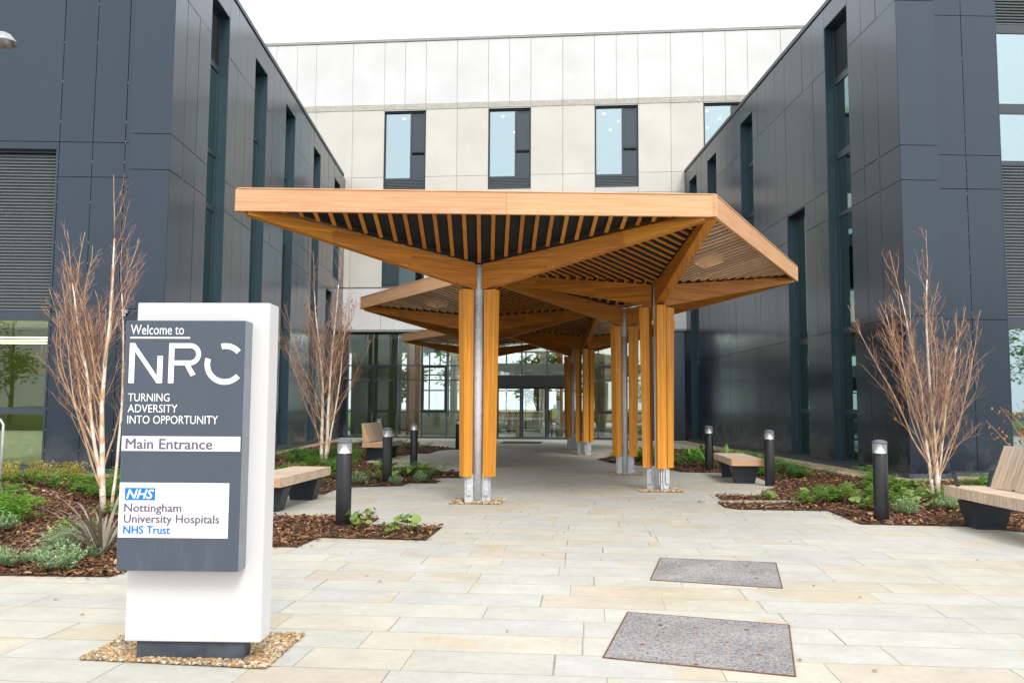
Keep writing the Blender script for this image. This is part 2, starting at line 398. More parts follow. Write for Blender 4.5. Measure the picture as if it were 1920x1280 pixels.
M['pebble'] = m_island("river_pebbles", [(.50,.30,.10),(.33,.18,.06),(.62,.48,.30),(.10,.09,.085),(.52,.36,.15),(.30,.24,.18),(.66,.58,.47),(.42,.22,.07)], .6)
M['mulch'] = m_speckle("mulch_soil", [(.055,.028,.015),(.10,.048,.022),(.075,.036,.018),(.03,.018,.012)], 40, 1.0, .95)
M['chip'] = m_island("bark_chip", [(.05,.022,.012),(.17,.075,.035),(.09,.04,.02),(.36,.19,.095),(.12,.05,.024),(.055,.026,.016),(.50,.32,.18),(.14,.06,.028),(.26,.12,.055)], .85, .25)
M['chamber'] = m_speckle("chamber_infill", [(.21,.215,.23),(.29,.28,.27),(.14,.145,.16),(.36,.33,.30),(.24,.245,.26),(.31,.26,.22)], 82, .5, .8)
M['rust'] = m_plain("rusty_steel_edge", (.17, .085, .05), .8, 0, .3, .4, 10)
M['grass'] = m_plain("grass_ground", (.10, .17, .035), .95, 0, .2, .3, 4)
M['asphalt'] = m_plain("asphalt", (.055, .055, .057), .9, 0, .3, .15, 5)
M['leaf_silver'] = m_island("silver_green_leaf", [(.22,.35,.15),(.36,.49,.25),(.27,.41,.20),(.45,.56,.34)], .7, .3, .25)
M['leaf_green'] = m_island("bright_green_leaf", [(.08,.22,.02),(.15,.35,.03),(.11,.28,.025),(.25,.42,.06)], .5, .4, .3)
M['leaf_lime'] = m_island("lime_green_leaf", [(.21,.31,.055),(.30,.38,.10),(.14,.25,.05),(.38,.42,.18)], .5, .4, .3)
M['leaf_dark'] = m_island("dark_green_leaf", [(.05,.14,.02),(.08,.20,.03),(.04,.11,.025),(.12,.24,.045)], .5, .4, .25)
M['leaf_yellow'] = m_island("yellow_leaf", [(.45,.36,.05),(.36,.34,.06),(.55,.42,.09)], .6, .3, .3)
M['leaf_flax'] = m_island("bronze_flax_leaf", [(.16,.125,.10),(.30,.25,.20),(.20,.18,.12),(.38,.32,.26)], .5, .4, .15)
M['leaf_brown'] = m_island("dry_birch_leaf", [(.30,.12,.03),(.42,.19,.05),(.22,.085,.025),(.50,.27,.08)], .7, .3, .25)
M['leaf_orange'] = m_island("orange_maple_leaf", [(.55,.20,.04),(.62,.30,.07),(.40,.15,.03)], .6, .3, .3)
M['hi_vis'] = m_plain("hi_vis_yellow", (.72, .85, .03), .7)
M['skin'] = m_plain("skin", (.45, .27, .19), .6)
M['cloth_dark'] = m_plain("dark_workwear", (.022, .024, .03), .85)
M['hair'] = m_plain("dark_hair", (.03, .02, .015), .7)
M['yellow_plastic'] = m_plain("yellow_plastic", (.75, .48, .02), .45)
M['red_plastic'] = m_plain("red_plastic", (.60, .05, .04), .5)
M['mat'] = m_plain("coir_mat", (.10, .075, .05), .95, 0, .2, .3, 30)
M['desk'] = m_plain("pale_desk", (.60, .56, .46), .5)
M['bark_tree'] = m_plain("brown_bark", (.10, .075, .055), .9, 0, .2, .3, 12, .5, 30)

def m_birch():
    k = N("birch_bark"); p = k.obj(); uv = k.uv()
    c = k.mix(k.mapr(k.noise(p, 4.5, 4), .46, .62, 0, 1), (.78, .71, .62), (.60, .36, .19))
    c = k.mix(k.mapr(k.noise(k.scalev(uv, (16, 2.5, 1)), 1.0, 3, .6), .60, .68, 0, .75), c, (.17, .10, .06))
    c = k.mix(k.mapr(k.noise(p, 9, 3), .60, .72, 0, .5), c, (.50, .47, .28))
    k.base(c, .75, 0, .3); k.bump(k.noise(k.scalev(uv, (20, 3, 1)), 1.0, 3), .25, .004); return k.m
M['birch'] = m_birch()
M['branch'] = m_plain("tan_branch_bark", (.50, .32, .20), .8, 0, .3, .4, 8)
M['twig'] = m_island("purple_brown_twig", [(.27,.125,.10),(.38,.195,.135),(.19,.10,.095),(.46,.27,.17)], .75)

# ------------------------------------------------------------------ ground, paving, beds
def sheet(name, poly, z, mat, label=None, kind="structure"):
    mb = MB(); mb.face([(p[0], p[1], z) for p in poly]); o = mb.build(name, mat); o["kind"] = kind
    if label: o["label"] = label
    return o
def rect(x0, x1, y0, y1): return [(x0,y0),(x1,y0),(x1,y1),(x0,y1)]
sheet("ground", rect(-600,600,-600,600), -.06, M['grass'])
sheet("road", rect(-120,120,-30,-9), -.03, M['asphalt'])
sheet("paving", rect(-45,45,-8,43), 0, M['pave'])

sheet("courtyard", rect(-45,45,53,64), -.02, M["asphalt"])
# paving frame: U along the slab rows, V away from the camera
UX, UY = math.cos(PAVE_ANG), -math.sin(PAVE_ANG)
VX, VY = -UY, UX
bed_left_front = [(-14,7.95),(-4.40,7.86),(-3.40,7.79),(-3.30,8.22),(-2.62,8.16),(-2.52,9.44),(-2.38,9.43),(-2.07,9.40),(-1.97,10.08),(-.69,9.88),(-.55,10.97),(-1.53,11.11),(-1.47,11.79),(-2.11,12.01),(-3.06,12.06),(-3.85,12.12),(-3.78,12.62),(-3.62,14.44),
    (-3.36,15.14),(-2.85,14.97),(-2.77,16.24),(-1.64,16.60),(-1.55,17.18),(-1.00,17.19),(-.95,17.69),(-1.20,18.47),(-.52,18.50),(-.62,20.3),(-1.42,20.45),(-1.34,21.5),(-2.49,21.65),(-2.40,23.3),
    (-3.45,23.5),(-3.2,26.9),(-2.54,26.75),(-2.45,28.1),(-1.9,28.0),(-1.72,29.9),(-.97,31.4),(-1.76,33.1),(-2.8,34.6),(-2.87,36.5),(-6.68,36.9),(-6.68,18.2),(-14,18.9)]
bed_right = [(4.12,15.01),(4.02,14.23),(3.83,13.75),(3.76,13.16),(3.89,12.89),(5.23,12.71),(5.07,11.25),(6.40,11.06),(6.86,10.54),(8.4,9.4),(12,8.6),(16,8.4),(16,18.3),(9.1,18.1),(8.55,18.6),(8.55,31.5),(7.2,31.7),(5.62,29.35),(4.45,27.94),(3.35,25.2),(3.61,23.62),(4.66,21.9),(4.75,20.4),(5.15,20.2),
    (6.3,20.0),(5.9,16.8),(5.1,15.4),(4.95,14.9)]
sheet("planting_bed", bed_left_front, .005, M['mulch'])
sheet("planting_bed", bed_right, .005, M['mulch'])
# one slab strip that runs into the right bed
mb = MB(); mb.box(3.55, 5.25, 13.78, 13.93, 0, .03, Matrix.Translation((0,0,0))); struct(mb.build("paving_strip", M['pave']))
sheet("gravel_strip", [(-6.68,18.2),(-6.68,36.9),(-5.9,40.6),(-7.1,41.2),(-7.1,18.62),(-8.2,18.62),(-8.2,19.35),(-16,19.35),(-16,18.85),(-14,18.9)], .006, M['gravel'])
sheet("gravel_strip", [(9.5,38.8),(8.55,38.8),(8.55,18.6),(9.1,18.1),(16,18.3),(16,19.3),(10.6,19.3),(10.6,18.62),(9.5,18.62)], .006, M['gravel'])

def in_poly(x, y, poly):
    c = False; j = len(poly)-1
    for i in range(len(poly)):
        xi, yi = poly[i]; xj, yj = poly[j]
        if (yi > y) != (yj > y) and x < (xj-xi)*(y-yi)/(yj-yi)+xi: c = not c
        j = i
    return c
def scatter(poly, n, rnd, ymin=None, ymax=None, near=1.0, margin=0.0):
    xs = [p[0] for p in poly]; ys = [p[1] for p in poly]
    x0, x1, y0, y1 = min(xs), max(xs), max(min(ys), ymin or -1e9), min(max(ys), ymax or 1e9); out = []
    tries = 0
    while len(out) < n and tries < n*60:
        tries += 1
        y = y0+(y1-y0)*rnd.random()**near; x = rnd.uniform(x0, x1)
        if abs(x/max(y, 1)) > .68: continue
        if in_poly(x, y, poly): out.append((x, y))
    return out
def chips(name, pts, mat, rnd, size, z=.012, tilt=.5, bed=True):
    mb = MB()
    for x, y in pts:
        L = size*rnd.uniform(.5, 1.5); W = L*rnd.uniform(.22, .5); a = rnd.uniform(0, 6.28)
        t, r = rnd.gauss(0, tilt*.5), rnd.gauss(0, tilt*.6)
        Mx = Matrix.Translation((x, y, z+rnd.random()*.02+abs(math.sin(t))*L*.4)) @ Matrix.Rotation(a, 4, 'Z') @ Matrix.Rotation(t, 4, 'Y') @ Matrix.Rotation(r, 4, 'X')
        q = [(-L/2,-W/2*rnd.uniform(.3,1),0),(0,-W/2,.004),(L/2,-W/2*rnd.uniform(.2,.9),0),(L/2,W/2*rnd.uniform(.2,.9),0),(0,W/2,.004),(-L/2,W/2*rnd.uniform(.3,1),0)]
        mb.face([Mx @ Vector(c) for c in q])
    return tag(mb.build(name, mat), None, None, None, "stuff")
rnd = random.Random(3)
chips("bark_mulch", scatter(bed_left_front, 17000, rnd, 7.5, 14.5, 1.2), M['chip'], rnd, .055)
chips("bark_mulch", scatter(bed_left_front, 9000, rnd, 14.5, 37, 1.3), M['chip'], rnd, .085)
chips("bark_mulch", scatter(bed_right, 15000, rnd, 9, 32, 1.5), M['chip'], rnd, .065)

def spill(poly, n, rnd):
    out = []
    while len(out) < n:
        i = rnd.randrange(len(poly)); a, b = poly[i], poly[(i+1) % len(poly)]
        f = rnd.random(); x = a[0]+(b[0]-a[0])*f+rnd.gauss(0, .07); y = a[1]+(b[1]-a[1])*f+rnd.gauss(0, .07)
        if y < 27 and abs(x) < 9 and math.hypot(b[0]-a[0], b[1]-a[1]) > rnd.random()*1.6: out.append((x, y))
    return out
chips("bark_mulch", spill(bed_left_front, 420, rnd)+spill(bed_right, 320, rnd), M['chip'], rnd, .05, .004, .25)
# pebbles round the sign
grav_sign = [(-2.47,5.30),(-2.42,5.88),(-1.22,5.86),(-1.29,5.10)]
sheet("gravel_patch", grav_sign, .005, M['gravel'])
def pebbles(name, poly, n, size, seed):
    rnd = random.Random(seed); mb = MB()
    xs = [p[0] for p in poly]; ys = [p[1] for p in poly]; k = 0
    T = [(1,0,0),(.31,.95,0),(-.81,.59,0),(-.81,-.59,0),(.31,-.95,0)]
    while k < n:
        x, y = rnd.uniform(min(xs), max(xs)), rnd.uniform(min(ys), max(ys))
        if not in_poly(x, y, poly): continue
        k += 1; r = size*rnd.uniform(.5, 1.3)
        Mx = Matrix.Translation((x, y, .006+r*.35+rnd.random()*.006)) @ Matrix.Rotation(rnd.uniform(0, 6.28), 4, 'Z') @ Matrix.Rotation(rnd.uniform(-.5, .5), 4, 'X') @ Matrix.Diagonal((r*rnd.uniform(.9,1.5), r, r*rnd.uniform(.5,.8), 1))
        b = len(mb.v); mb.v += [tuple(Mx @ Vector((a*.8, c*.8, -.5))) for a, c, _ in T]+[tuple(Mx @ Vector((a*.9, c*.9, .45))) for a, c, _ in T]+[tuple(Mx @ Vector((0,0,.85)))]
        for i in range(5):
            j = (i+1) % 5
            mb.f.append((b+i, b+j, b+5+j, b+5+i)); mb.uv.append([(0,0)]*4)
            mb.f.append((b+5+i, b+5+j, b+10)); mb.uv.append([(0,0)]*3)
    return tag(mb.build(name, M['pebble'], smooth=True), None, None, None, "stuff")
pebbles("river_pebbles", grav_sign, 4200, .0125, 5)

# ------------------------------------------------------------------ wall builders
def subtract(r, holes):
    out = [r]
    for h in holes:
        nx = []
        for a in out:
            u0, u1, z0, z1 = a; H0, H1, K0, K1 = h
            if H0 >= u1 or H1 <= u0 or K0 >= z1 or K1 <= z0: nx.append(a); continue
            if H0 > u0: nx.append((u0, H0, z0, z1))
            if H1 < u1: nx.append((H1, u1, z0, z1))
            a0, a1 = max(u0, H0), min(u1, H1)
            if K0 > z0: nx.append((a0, a1, z0, K0))
            if K1 < z1: nx.append((a0, a1, K1, z1))
        out = nx
    return [a for a in out if a[1]-a[0] > .004 and a[3]-a[2] > .004]
def panels(mb, fr, us, zs, holes, gap=.015, th=.03, warp=.0035, d=0.0, seed=1):
    rnd = random.Random(seed)
    for i in range(len(us)-1):
        for j in range(len(zs)-1):
            for u0, u1, z0, z1 in subtract((us[i]+gap/2, us[i+1]-gap/2, zs[j]+gap/2, zs[j+1]-gap/2), holes):
                w = [d+rnd.uniform(-warp, warp) for _ in range(4)]; P = fr.P
                mb.hexa([P(u0,z0,w[0]),P(u1,z0,w[1]),P(u1,z0,d-th),P(u0,z0,d-th),P(u0,z1,w[2]),P(u1,z1,w[3]),P(u1,z1,d-th),P(u0,z1,d-th)])
def backing(mb, fr, u0, u1, z0, z1, holes, d0=-.30, d1=-.045):
    for a in subtract((u0, u1, z0, z1), holes): mb.fbox(fr, *a, d0, d1)

def window(parent, fr, u0, u1, z0, z1, parts, glass, depth=.25, vert=(), fw=.055, ledge=True):
    """parts: list of (za, zb, kind) bottom to top; vert: list of (u, za, zb) extra mullions"""
    f = MB(); D = -depth
    rv = MB()
    for a in ((u0+.002, u0+.022, z0, z1), (u1-.022, u1-.002, z0, z1)): rv.fbox(fr, *a, D-.06, -.004)
    rv.fbox(fr, u0+.022, u1-.022, z1-.022, z1-.002, D-.06, -.004)
    rv.fbox(fr, u0+.022, u1-.022, z0+.002, z0+.03, D-.06, .015 if ledge else -.004)
    a0, a1, b0, b1 = u0+.023, u1-.023, z0+.031, z1-.023
    f.fbox(fr, a0, a0+fw, b0, b1, D-.05, D); f.fbox(fr, a1-fw, a1, b0, b1, D-.05, D)
    f.fbox(fr, a0+fw, a1-fw, b0, b0+fw, D-.05, D-.001); f.fbox(fr, a0+fw, a1-fw, b1-fw, b1, D-.05, D-.001)
    for i in range(len(parts)-1):
        if len(parts[i]) > 3 and len(parts[i+1]) > 3: continue
        zc = (parts[i][1]+parts[i+1][0])/2; h = max(.05, (parts[i+1][0]-parts[i][1])/2)
        f.fbox(fr, a0+fw, a1-fw, zc-h, zc+h, D-.05, D-.002)
    for u, za, zb in vert: f.fbox(fr, u-fw*.7, u+fw*.7, za, zb, D-.05, D-.003)
    fo = f.build("window", M['frame_dark'], parent)
    rv.build("reveal", M['reveal'], fo)
    for p in parts:
        za, zb, kind = p[:3]; ua, ub = (p[3], p[4]) if len(p) > 3 else (a0+fw, a1-fw)
        if kind == 'glass':
            gl = MB(); gl.fbox(fr, ua, ub, za, zb, D-.035, D-.029); gl.build("pane", glass, fo)
        elif kind == 'louvre':
            n = int((zb-za)/.075); lv = MB()
            for k in range(n):
                zc = za+(k+.5)*(zb-za)/n
                P = fr.P; hh = .026
                lv.hexa([P(ua,zc-hh,D+.0),P(ub,zc-hh,D+.0),P(ub,zc+hh-.01,D-.045),P(ua,zc+hh-.01,D-.045),P(ua,zc-hh+.012,D+.0),P(ub,zc-hh+.012,D+.0),P(ub,zc+hh+.002,D-.045),P(ua,zc+hh+.002,D-.045)])
            lv.fbox(fr, ua, ub, za, zb, D-.075, D-.06); lv.build("louvre", M['louvre'], fo)
        elif kind == 'vent':
            sp = MB(); sp.fbox(fr, ua, ub, za, zb, D-.04, D-.02)
            for q in ((ua+.04, ua+.07, za+.05, zb-.05), (ub-.07, ub-.04, za+.05, zb-.05), (ua+.07, ub-.07, za+.05, za+.08), (ua+.07, ub-.07, zb-.08, zb-.05)): sp.fbox(fr, *q, D-.021, D-.008)
            sp.build("vent_panel", M['frame_dark'], fo)
        else:
            sp = MB(); sp.fbox(fr, ua, ub, za, zb, D-.04, D-.02); sp.build("infill_panel", M['frame_dark'], fo)
    return fo

ZJ = [0.12, 3.70, 6.87, 7.70, 11.20, 13.02]
def side_wall(root, fr, length, wins, ujs, seed, flip):
    holes = [(a, b, c, d) for a, b, c, d, _ in wins]
    us = sorted(set([0.0, length]+[u for u in ujs if 0 < u < length]))
    mb = MB(); panels(mb, fr, us, ZJ, holes, seed=seed); mb.build("cladding", M['clad_dark'], root)
    sp = MB(); rnd = random.Random(seed+5)
    for z in ZJ[2:5]:
        for u in us[1:-1]:
            if rnd.random() < .55 and not any(h[0]-.2 < u < h[1]+.2 for h in holes): sp.fbox(fr, u+.02, u+.10, z-.006, z+.006, -.03, -.012)
    sp.build("joint_spacers", M['vinyl_white'], root)
    bk = MB(); backing(bk, fr, 0.06, length, 0, 13.0, holes); bk.build("wall_core", M['backing'], root)
    for a, b, c, d, parts in wins: window(root, fr, a, b, c, d, parts, M['glass_teal'])

G, L_ = 'glass', 'louvre'
# ---------- left dark building: side wall at X=-7.2 facing +X, u = Y-18.7
XL, XR, YP, YF = -7.2, 9.6, 18.70, 19.40
lb = thing("clad_building", "dark grey panelled building on the left with louvred window behind the welcome sign", "building", (-12, 30, 0))
lb.matrix_world = Matrix.Translation((0,0,0)); lb.location = (0,0,0)
frL = Frame((XL, YP, 0), (0,1,0), (1,0,0))
full = [(.15,1.40,G),(1.50,3.62,G),(3.76,6.8,G),(6.95,8.30,G),(8.42,10.70,G)]
WL = [(21.15,22.62,.12,12.32, full+[(10.85,12.2,L_)]),
      (25.2,26.62,.12,12.32, [(.15,1.4,G),(1.5,3.62,G),(3.76,7.6,G),(7.75,10.0,G),(10.1,12.2,G)]),
      (29.15,30.6,.12,12.32, [(.15,1.4,G),(1.5,3.55,G),(3.68,7.4,L_),(7.55,9.9,G),(10.0,12.2,G)]),
      (33.95,35.35,.12,12.32, [(.15,1.4,G),(1.5,3.62,G),(3.76,7.6,G),(7.75,10.0,G),(10.1,12.2,G)]),
      (38.7,40.15,7.58,12.32, [(7.7,10.0,G),(10.1,12.2,G)]),
      (37.15,38.6,.12,6.84, [(.2,1.4,G),(1.5,3.6,G),(3.76,6.7,G)])]
WL = [(a-YP, b-YP, c, d, p) for a, b, c, d, p in WL]
ujL = [.78, 1.6, 2.45, 3.92, 4.72, 5.6, 6.5, 7.92, 8.7, 9.6, 10.45, 11.9, 12.75, 13.7, 14.6, 15.25, 16.65, 17.5, 18.45, 19.9, 20.8, 21.45]
side_wall(lb, frL, 24.0, WL, ujL, 11, 1)
# pier front and main front (facing -Y)
def front(root, x_pier0, x_pier1, x_end, side, seed):
    """side=-1: building left of the court, main front runs to -X"""
    frp = Frame((x_pier0, YP, 0), (1,0,0), (0,-1,0))
    mb = MB(); W = x_pier1-x_pier0
    panels(mb, frp, [0.0, W], ZJ, [], seed=seed)
    bk = MB(); bk.fbox(frp, .06, W-.06, 0, 13.0, -.55, -.045)
    frm = Frame((0, YF, 0), (1,0,0), (0,-1,0))
    if side < 0:
        us = [x_end, x_end+1.5, -13.2, -10.04, -9.27, -8.52, x_pier0]; hole = [(-13.2, -10.08, .12, 7.55)]
    else:
        us = [x_pier1, 10.78, 11.58, 12.44, 16.0, x_end]; hole = [(12.44, 16.0, .12, 12.6)]
    panels(mb, frm, us, ZJ, hole, seed=seed+1)
    backing(bk, frm, min(us), max(us), 0, 13.0, hole)
    mb.build("cladding", M['clad_dark'], root); bk.build("wall_core", M['backing'], root)
    sp = MB(); rnd = random.Random(seed+6)
    for u in us:
        for k in range(26):
            z = .5+k*.48
            if rnd.random() < .6 and not any(h[0]-.02 < u < h[1]+.02 for h in hole): sp.fbox(frm, u-.006, u+.006, z, z+rnd.uniform(.02,.05), -.03, -.014)
    sp.build("joint_spacers", M['galv'], root)
    return frm
frm = front(lb, -8.12, XL, -26.0, -1, 21)
window(lb, frm, -13.2, -10.08, .12, 7.55, [(.2,1.34,G),(1.50,3.50,G),(3.72,7.44,L_)], M['glass_low'], depth=.14, vert=[(-11.66,.2,3.55)])
# shell, roof, coping, plinth, interior
mb = MB(); mb.box(-26, XL-.05, 40.9, 41.2, 0, 13.0); mb.box(-26.3, -26, 19.8, 41.2, 0, 13.0); mb.build("rear_wall", M['backing'], lb)
mb = MB(); mb.box(-26, XL-.33, 19.75, 40.9, 12.75, 12.95); mb.build("roof", M['backing'], lb)
mb = MB(); mb.box(XL-.45, XL+.035, YP-.035, 41.0, 13.0, 13.13); mb.box(-8.17, XL-.45, YP-.035, 19.2, 13.0, 13.13); mb.box(-26, -8.17, YF-.035, 19.85, 13.0, 13.13); mb.build("coping", M['coping'], lb)
mb = MB(); mb.box(XL-.2, XL+.05, YP-.05, 40.8, 0, .115); mb.box(-8.15, XL-.2, YP-.05, 19.2, 0, .115); mb.box(-26, -8.15, YF-.05, 19.6, 0, .115); mb.build("plinth", M['plinth'], lb)
mb = MB(); mb.box(-25.9, XL-.35, 19.75, 40.8, .01, .05); mb.build("floor", M['floor_in'], lb)
mb = MB(); mb.box(-25.9, XL-.34, 19.76, 40.85, 3.62, 3.72); mb.box(-25.9, XL-.34, 19.76, 40.85, 7.55, 7.66); mb.build("floor_slab", M['room'], lb)
mb = MB(); mb.box(-16.5, -9.4, 23.4, 23.5, .05, 3.6); mb.box(-9.4, -9.3, 19.8, 23.5, .05, 3.6); mb.build("room_wall", M['room_green'], lb)
mb = MB()
for y in (20.4, 21.3, 22.2): mb.box(-14.2, -9.7, y, y+.05, 3.16, 3.19)
mb.build("strip_light", M['strip'], lb)
mb = MB(); mb.box(-12.3, -10.22, 19.86, 20.02, .14, .95); mb.box(-12.2, -10.3, 19.852, 19.858, .62, .70); mb.build("radiator", M['room_white'], lb, bevel=.02)
mb = MB(); mb.box(-9.2, -9.12, 23, 40.8, .05, 3.6); mb.build("partition", M['room'], lb)
def sensor(root, x, y, z):
    mb = MB(); mb.box(x-.055, x+.055, y-.12, y-.01, z-.03, z+.05); mb.box(x-.03, x+.03, y-.10, y-.03, z-.09, z-.03); mb.build("sensor_box", M['sign_white'], root, bevel=.008)
sensor(lb, -8.05, YP, 3.62)

# ---------- right dark building
rb = thing("clad_building", "black and dark grey panelled building on the right behind the bollards and bare birch", "building")
frR = Frame((XR, YP, 0), (0,1,0), (-1,0,0))
WR = [(21.3,22.8,.12,12.42, [(.15,1.42,G),(1.55,3.62,G),(3.78,6.9,G),(7.02,8.55,G),(8.75,10.72,G),(10.9,12.3,L_)]),
      (24.5,25.98,.12,7.68, [(.15,1.42,G),(1.55,3.55,G),(3.72,7.55,G)]),
      (29.25,30.7,7.0,12.35, [(7.1,8.7,G),(8.85,10.6,G),(10.75,12.25,G)]),
      (34.02,35.42,7.7,12.33, [(7.8,9.9,G),(10.05,12.2,G)]),
      (37.27,38.63,7.7,12.33, [(7.8,9.9,G),(10.05,12.2,G)]),
      (37.15,38.7,.12,6.8, [(.2,3.5,G),(3.66,6.7,L_)])]
WR = [(a-YP, b-YP, c, d, p) for a, b, c, d, p in WR]
ujR = [1.0, 1.8, 2.6, 4.1, 5.0, 5.8, 7.28, 8.2, 9.1, 10.0, 10.55, 12.0, 12.9, 13.8, 14.6, 15.32, 16.72, 17.7, 18.45, 20.0]
side_wall(rb, frR, 21.7, WR, ujR, 31, -1)
frm = front(rb, XR, 10.53, 26.0, 1, 41)
window(rb, frm, 12.44, 16.0, .12, 12.6, [(.2,1.3,G),(1.45,3.5,G),(3.76,7.5,L_),(7.62,8.80,G),(9.05,10.84,G),(11.06,12.5,L_)], M['glass_blue'], depth=.14, vert=[(14.2,.2,3.6),(14.2,7.6,10.9)])
mb = MB(); mb.box(XR+.05, 26, 40.9, 41.2, 0, 13.0); mb.box(26, 26.3, 19.8, 41.2, 0, 13.0); mb.build("rear_wall", M['backing'], rb)
mb = MB(); mb.box(XR+.33, 26, 19.75, 40.9, 12.75, 12.95); mb.build("roof", M['backing'], rb)
mb = MB(); mb.box(XR-.035, XR+.45, YP-.035, 39.5, 13.0, 13.13); mb.box(XR+.45, 10.57, YP-.035, 19.2, 13.0, 13.13); mb.box(10.57, 26, YF-.035, 19.85, 13.0, 13.13); mb.build("coping", M['coping'], rb)
mb = MB(); mb.box(XR-.05, XR+.2, YP-.05, 39.3, 0, .115); mb.box(XR+.2, 10.56, YP-.05, 19.2, 0, .115); mb.box(10.56, 26, YF-.05, 19.6, 0, .115); mb.build("plinth", M['plinth'], rb)
mb = MB(); mb.box(XR+.35, 25.9, 19.75, 40.8, .01, .05); mb.build("floor", M['floor_in'], rb)
mb = MB(); mb.box(XR+.34, 25.9, 19.76, 40.85, 3.62, 3.72); mb.box(XR+.34, 25.9, 19.76, 40.85, 7.55, 7.66); mb.build("floor_slab", M['room'], rb)
mb = MB(); mb.box(11.9, 12, 19.8, 40.8, .05, 12.7); mb.build("partition", M['room'], rb)
mb = MB(); mb.box(12.1, 20, 23, 23.1, .05, 12.7); mb.build("room_wall", M['room_white'], rb)
sensor(rb, 10.72, YF, 3.62)

# ---------- light building across the end of the court
bb = thing("pale_building", "tall cream and white panelled building across the end of the courtyard, above the glazed entrance", "building")
Lb = math.sqrt(1+.12**2); frB = Frame((0, 40.75, 0), (1, -.12, 0), (-.12, -1, 0))
def Bu(x): return x*Lb
uj = [-21.4, -19.3, -17.7, -16.2, -14.1, -12.4, -10.9, -9.8, -8.8, -6.89]; w_un = []
for k in range(-1, 6):
    x0 = 0.01+5.27*k; uj += [x0, x0+1.06, x0+2.12, x0+3.70]; w_un.append(x0)
uj = [Bu(x) for x in uj if -24 < x < 26]; ulo, uhi = Bu(-26), Bu(28)
holes = []
for x0 in w_un:
    if -24 < x0 < 24:
        holes.append((Bu(x0), Bu(x0+2.12), 12.38, 16.50)); holes.append((Bu(x0), Bu(x0+2.12), 7.52, 11.60))
ujw = sorted(set([ulo, uhi]+uj))
mb = MB(); panels(mb, frB, ujw, [16.78, 20.05], [], d=.13, seed=51, gap=.016); mb.build("parapet_cladding", M['clad_white'], bb)
mb = MB()
P = frB.P
for i in range(len(ujw)-1):      # sloping soffit under the projecting top
    a, b = ujw[i]+.006, ujw[i+1]-.006
    mb.hexa([P(a,16.55,.02),P(b,16.55,.02),P(b,16.56,-.03),P(a,16.56,-.03),P(a,16.775,.128),P(b,16.775,.128),P(b,16.9,-.03),P(a,16.9,-.03)])
mb.build("sloping_soffit", M['soffit_pale'], bb)
ujl = sorted(set([ulo, uhi]+[u for i, u in enumerate(uj) if i % 4 != 3]))
mb = MB(); panels(mb, frB, ujl, [7.50, 12.10, 13.08, 16.55], holes, seed=52, gap=.016); mb.build("cladding", M['clad_beige'], bb)
mb = MB(); panels(mb, frB, sorted(set([ulo, uhi]+[u-.0 for i, u in enumerate(uj) if i % 4 in (0, 1, 2)])), [5.36, 7.42], [], d=.05, seed=53, gap=.016, th=.1); mb.build("band_cladding", M['clad_white'], bb)
mb = MB(); backing(mb, frB, ulo, uhi, 7.43, 20.0, holes, -.35, -.05); mb.fbox(frB, ulo, uhi, 16.8, 20.0, -.04, .08); mb.build("wall_core", M['joint_grey'], bb)
mb = MB(); mb.fbox(frB, ulo, uhi, 5.28, 5.352, -1.2, .03); mb.build("entrance_soffit", M['joint_grey'], bb)
mb = MB(); mb.fbox(frB, ulo, uhi, 20.06, 20.2, -.5, .17); mb.build("coping", M['joint_grey'], bb)
for x0 in w_un:
    if not -12 < x0 < 16: continue
    u0 = Bu(x0); u1 = Bu(x0+2.12); um = u0+1.36
    window(bb, frB, u0, u1, 12.38, 16.50, [(12.46,12.92,L_),(13.05,16.36,G,u0+.08,um-.04),(14.36,16.36,'vent',um+.04,u1-.08),(13.05,14.22,'panel',um+.04,u1-.08)], M['glass_blue'], depth=.10, vert=[(um,12.98,16.4)])
    um = u0+.82
    window(bb, frB, u0, u1, 7.52, 11.60, [(7.62,10.6,G,um+.04,u1-.08),(7.62,10.6,'vent',u0+.08,um-.04),(10.72,11.5,L_)], M['glass_blue'], depth=.10, vert=[(um,7.6,10.65)])
mb = MB(); mb.fbox(frB, ulo, uhi, 7.3, 7.42, -7, -.36); mb.fbox(frB, ulo, uhi, 11.9, 12.1, -7, -.36); mb.fbox(frB, ulo, uhi, 16.9, 17.0, -7, -.36); mb.build("floor_slab", M['room_white'], bb)
mb = MB(); mb.fbox(frB, ulo, uhi, 5.4, 20.0, -7.2, -7); mb.build("room_wall", M['room_white'], bb)
mb = MB(); mb.fbox(frB, ulo, uhi, 19.8, 20.0, -18, -.36); mb.build("roof", M['joint_grey'], bb)
mb = MB(); mb.fbox(frB, ulo, uhi, 5.4, 5.6, -18, -.06); mb.fbox(frB, ulo, ulo+.2, 0, 19.8, -18, -.5); mb.fbox(frB, uhi-.2, uhi, 0, 19.8, -18, -.5); mb.build("end_wall", M['room_white'], bb)
mb = MB()
for x0 in w_un:
    for dx, dd in ((.5, 2.2), (1.3, 3.4), (.9, 4.8)):
        if -12 < x0 < 16: mb.fbox(frB, Bu(x0+dx)-.05, Bu(x0+dx)+.05, 16.86, 16.89, -dd-.1, -dd)
mb.build("ceiling_light", M['spot'], bb)

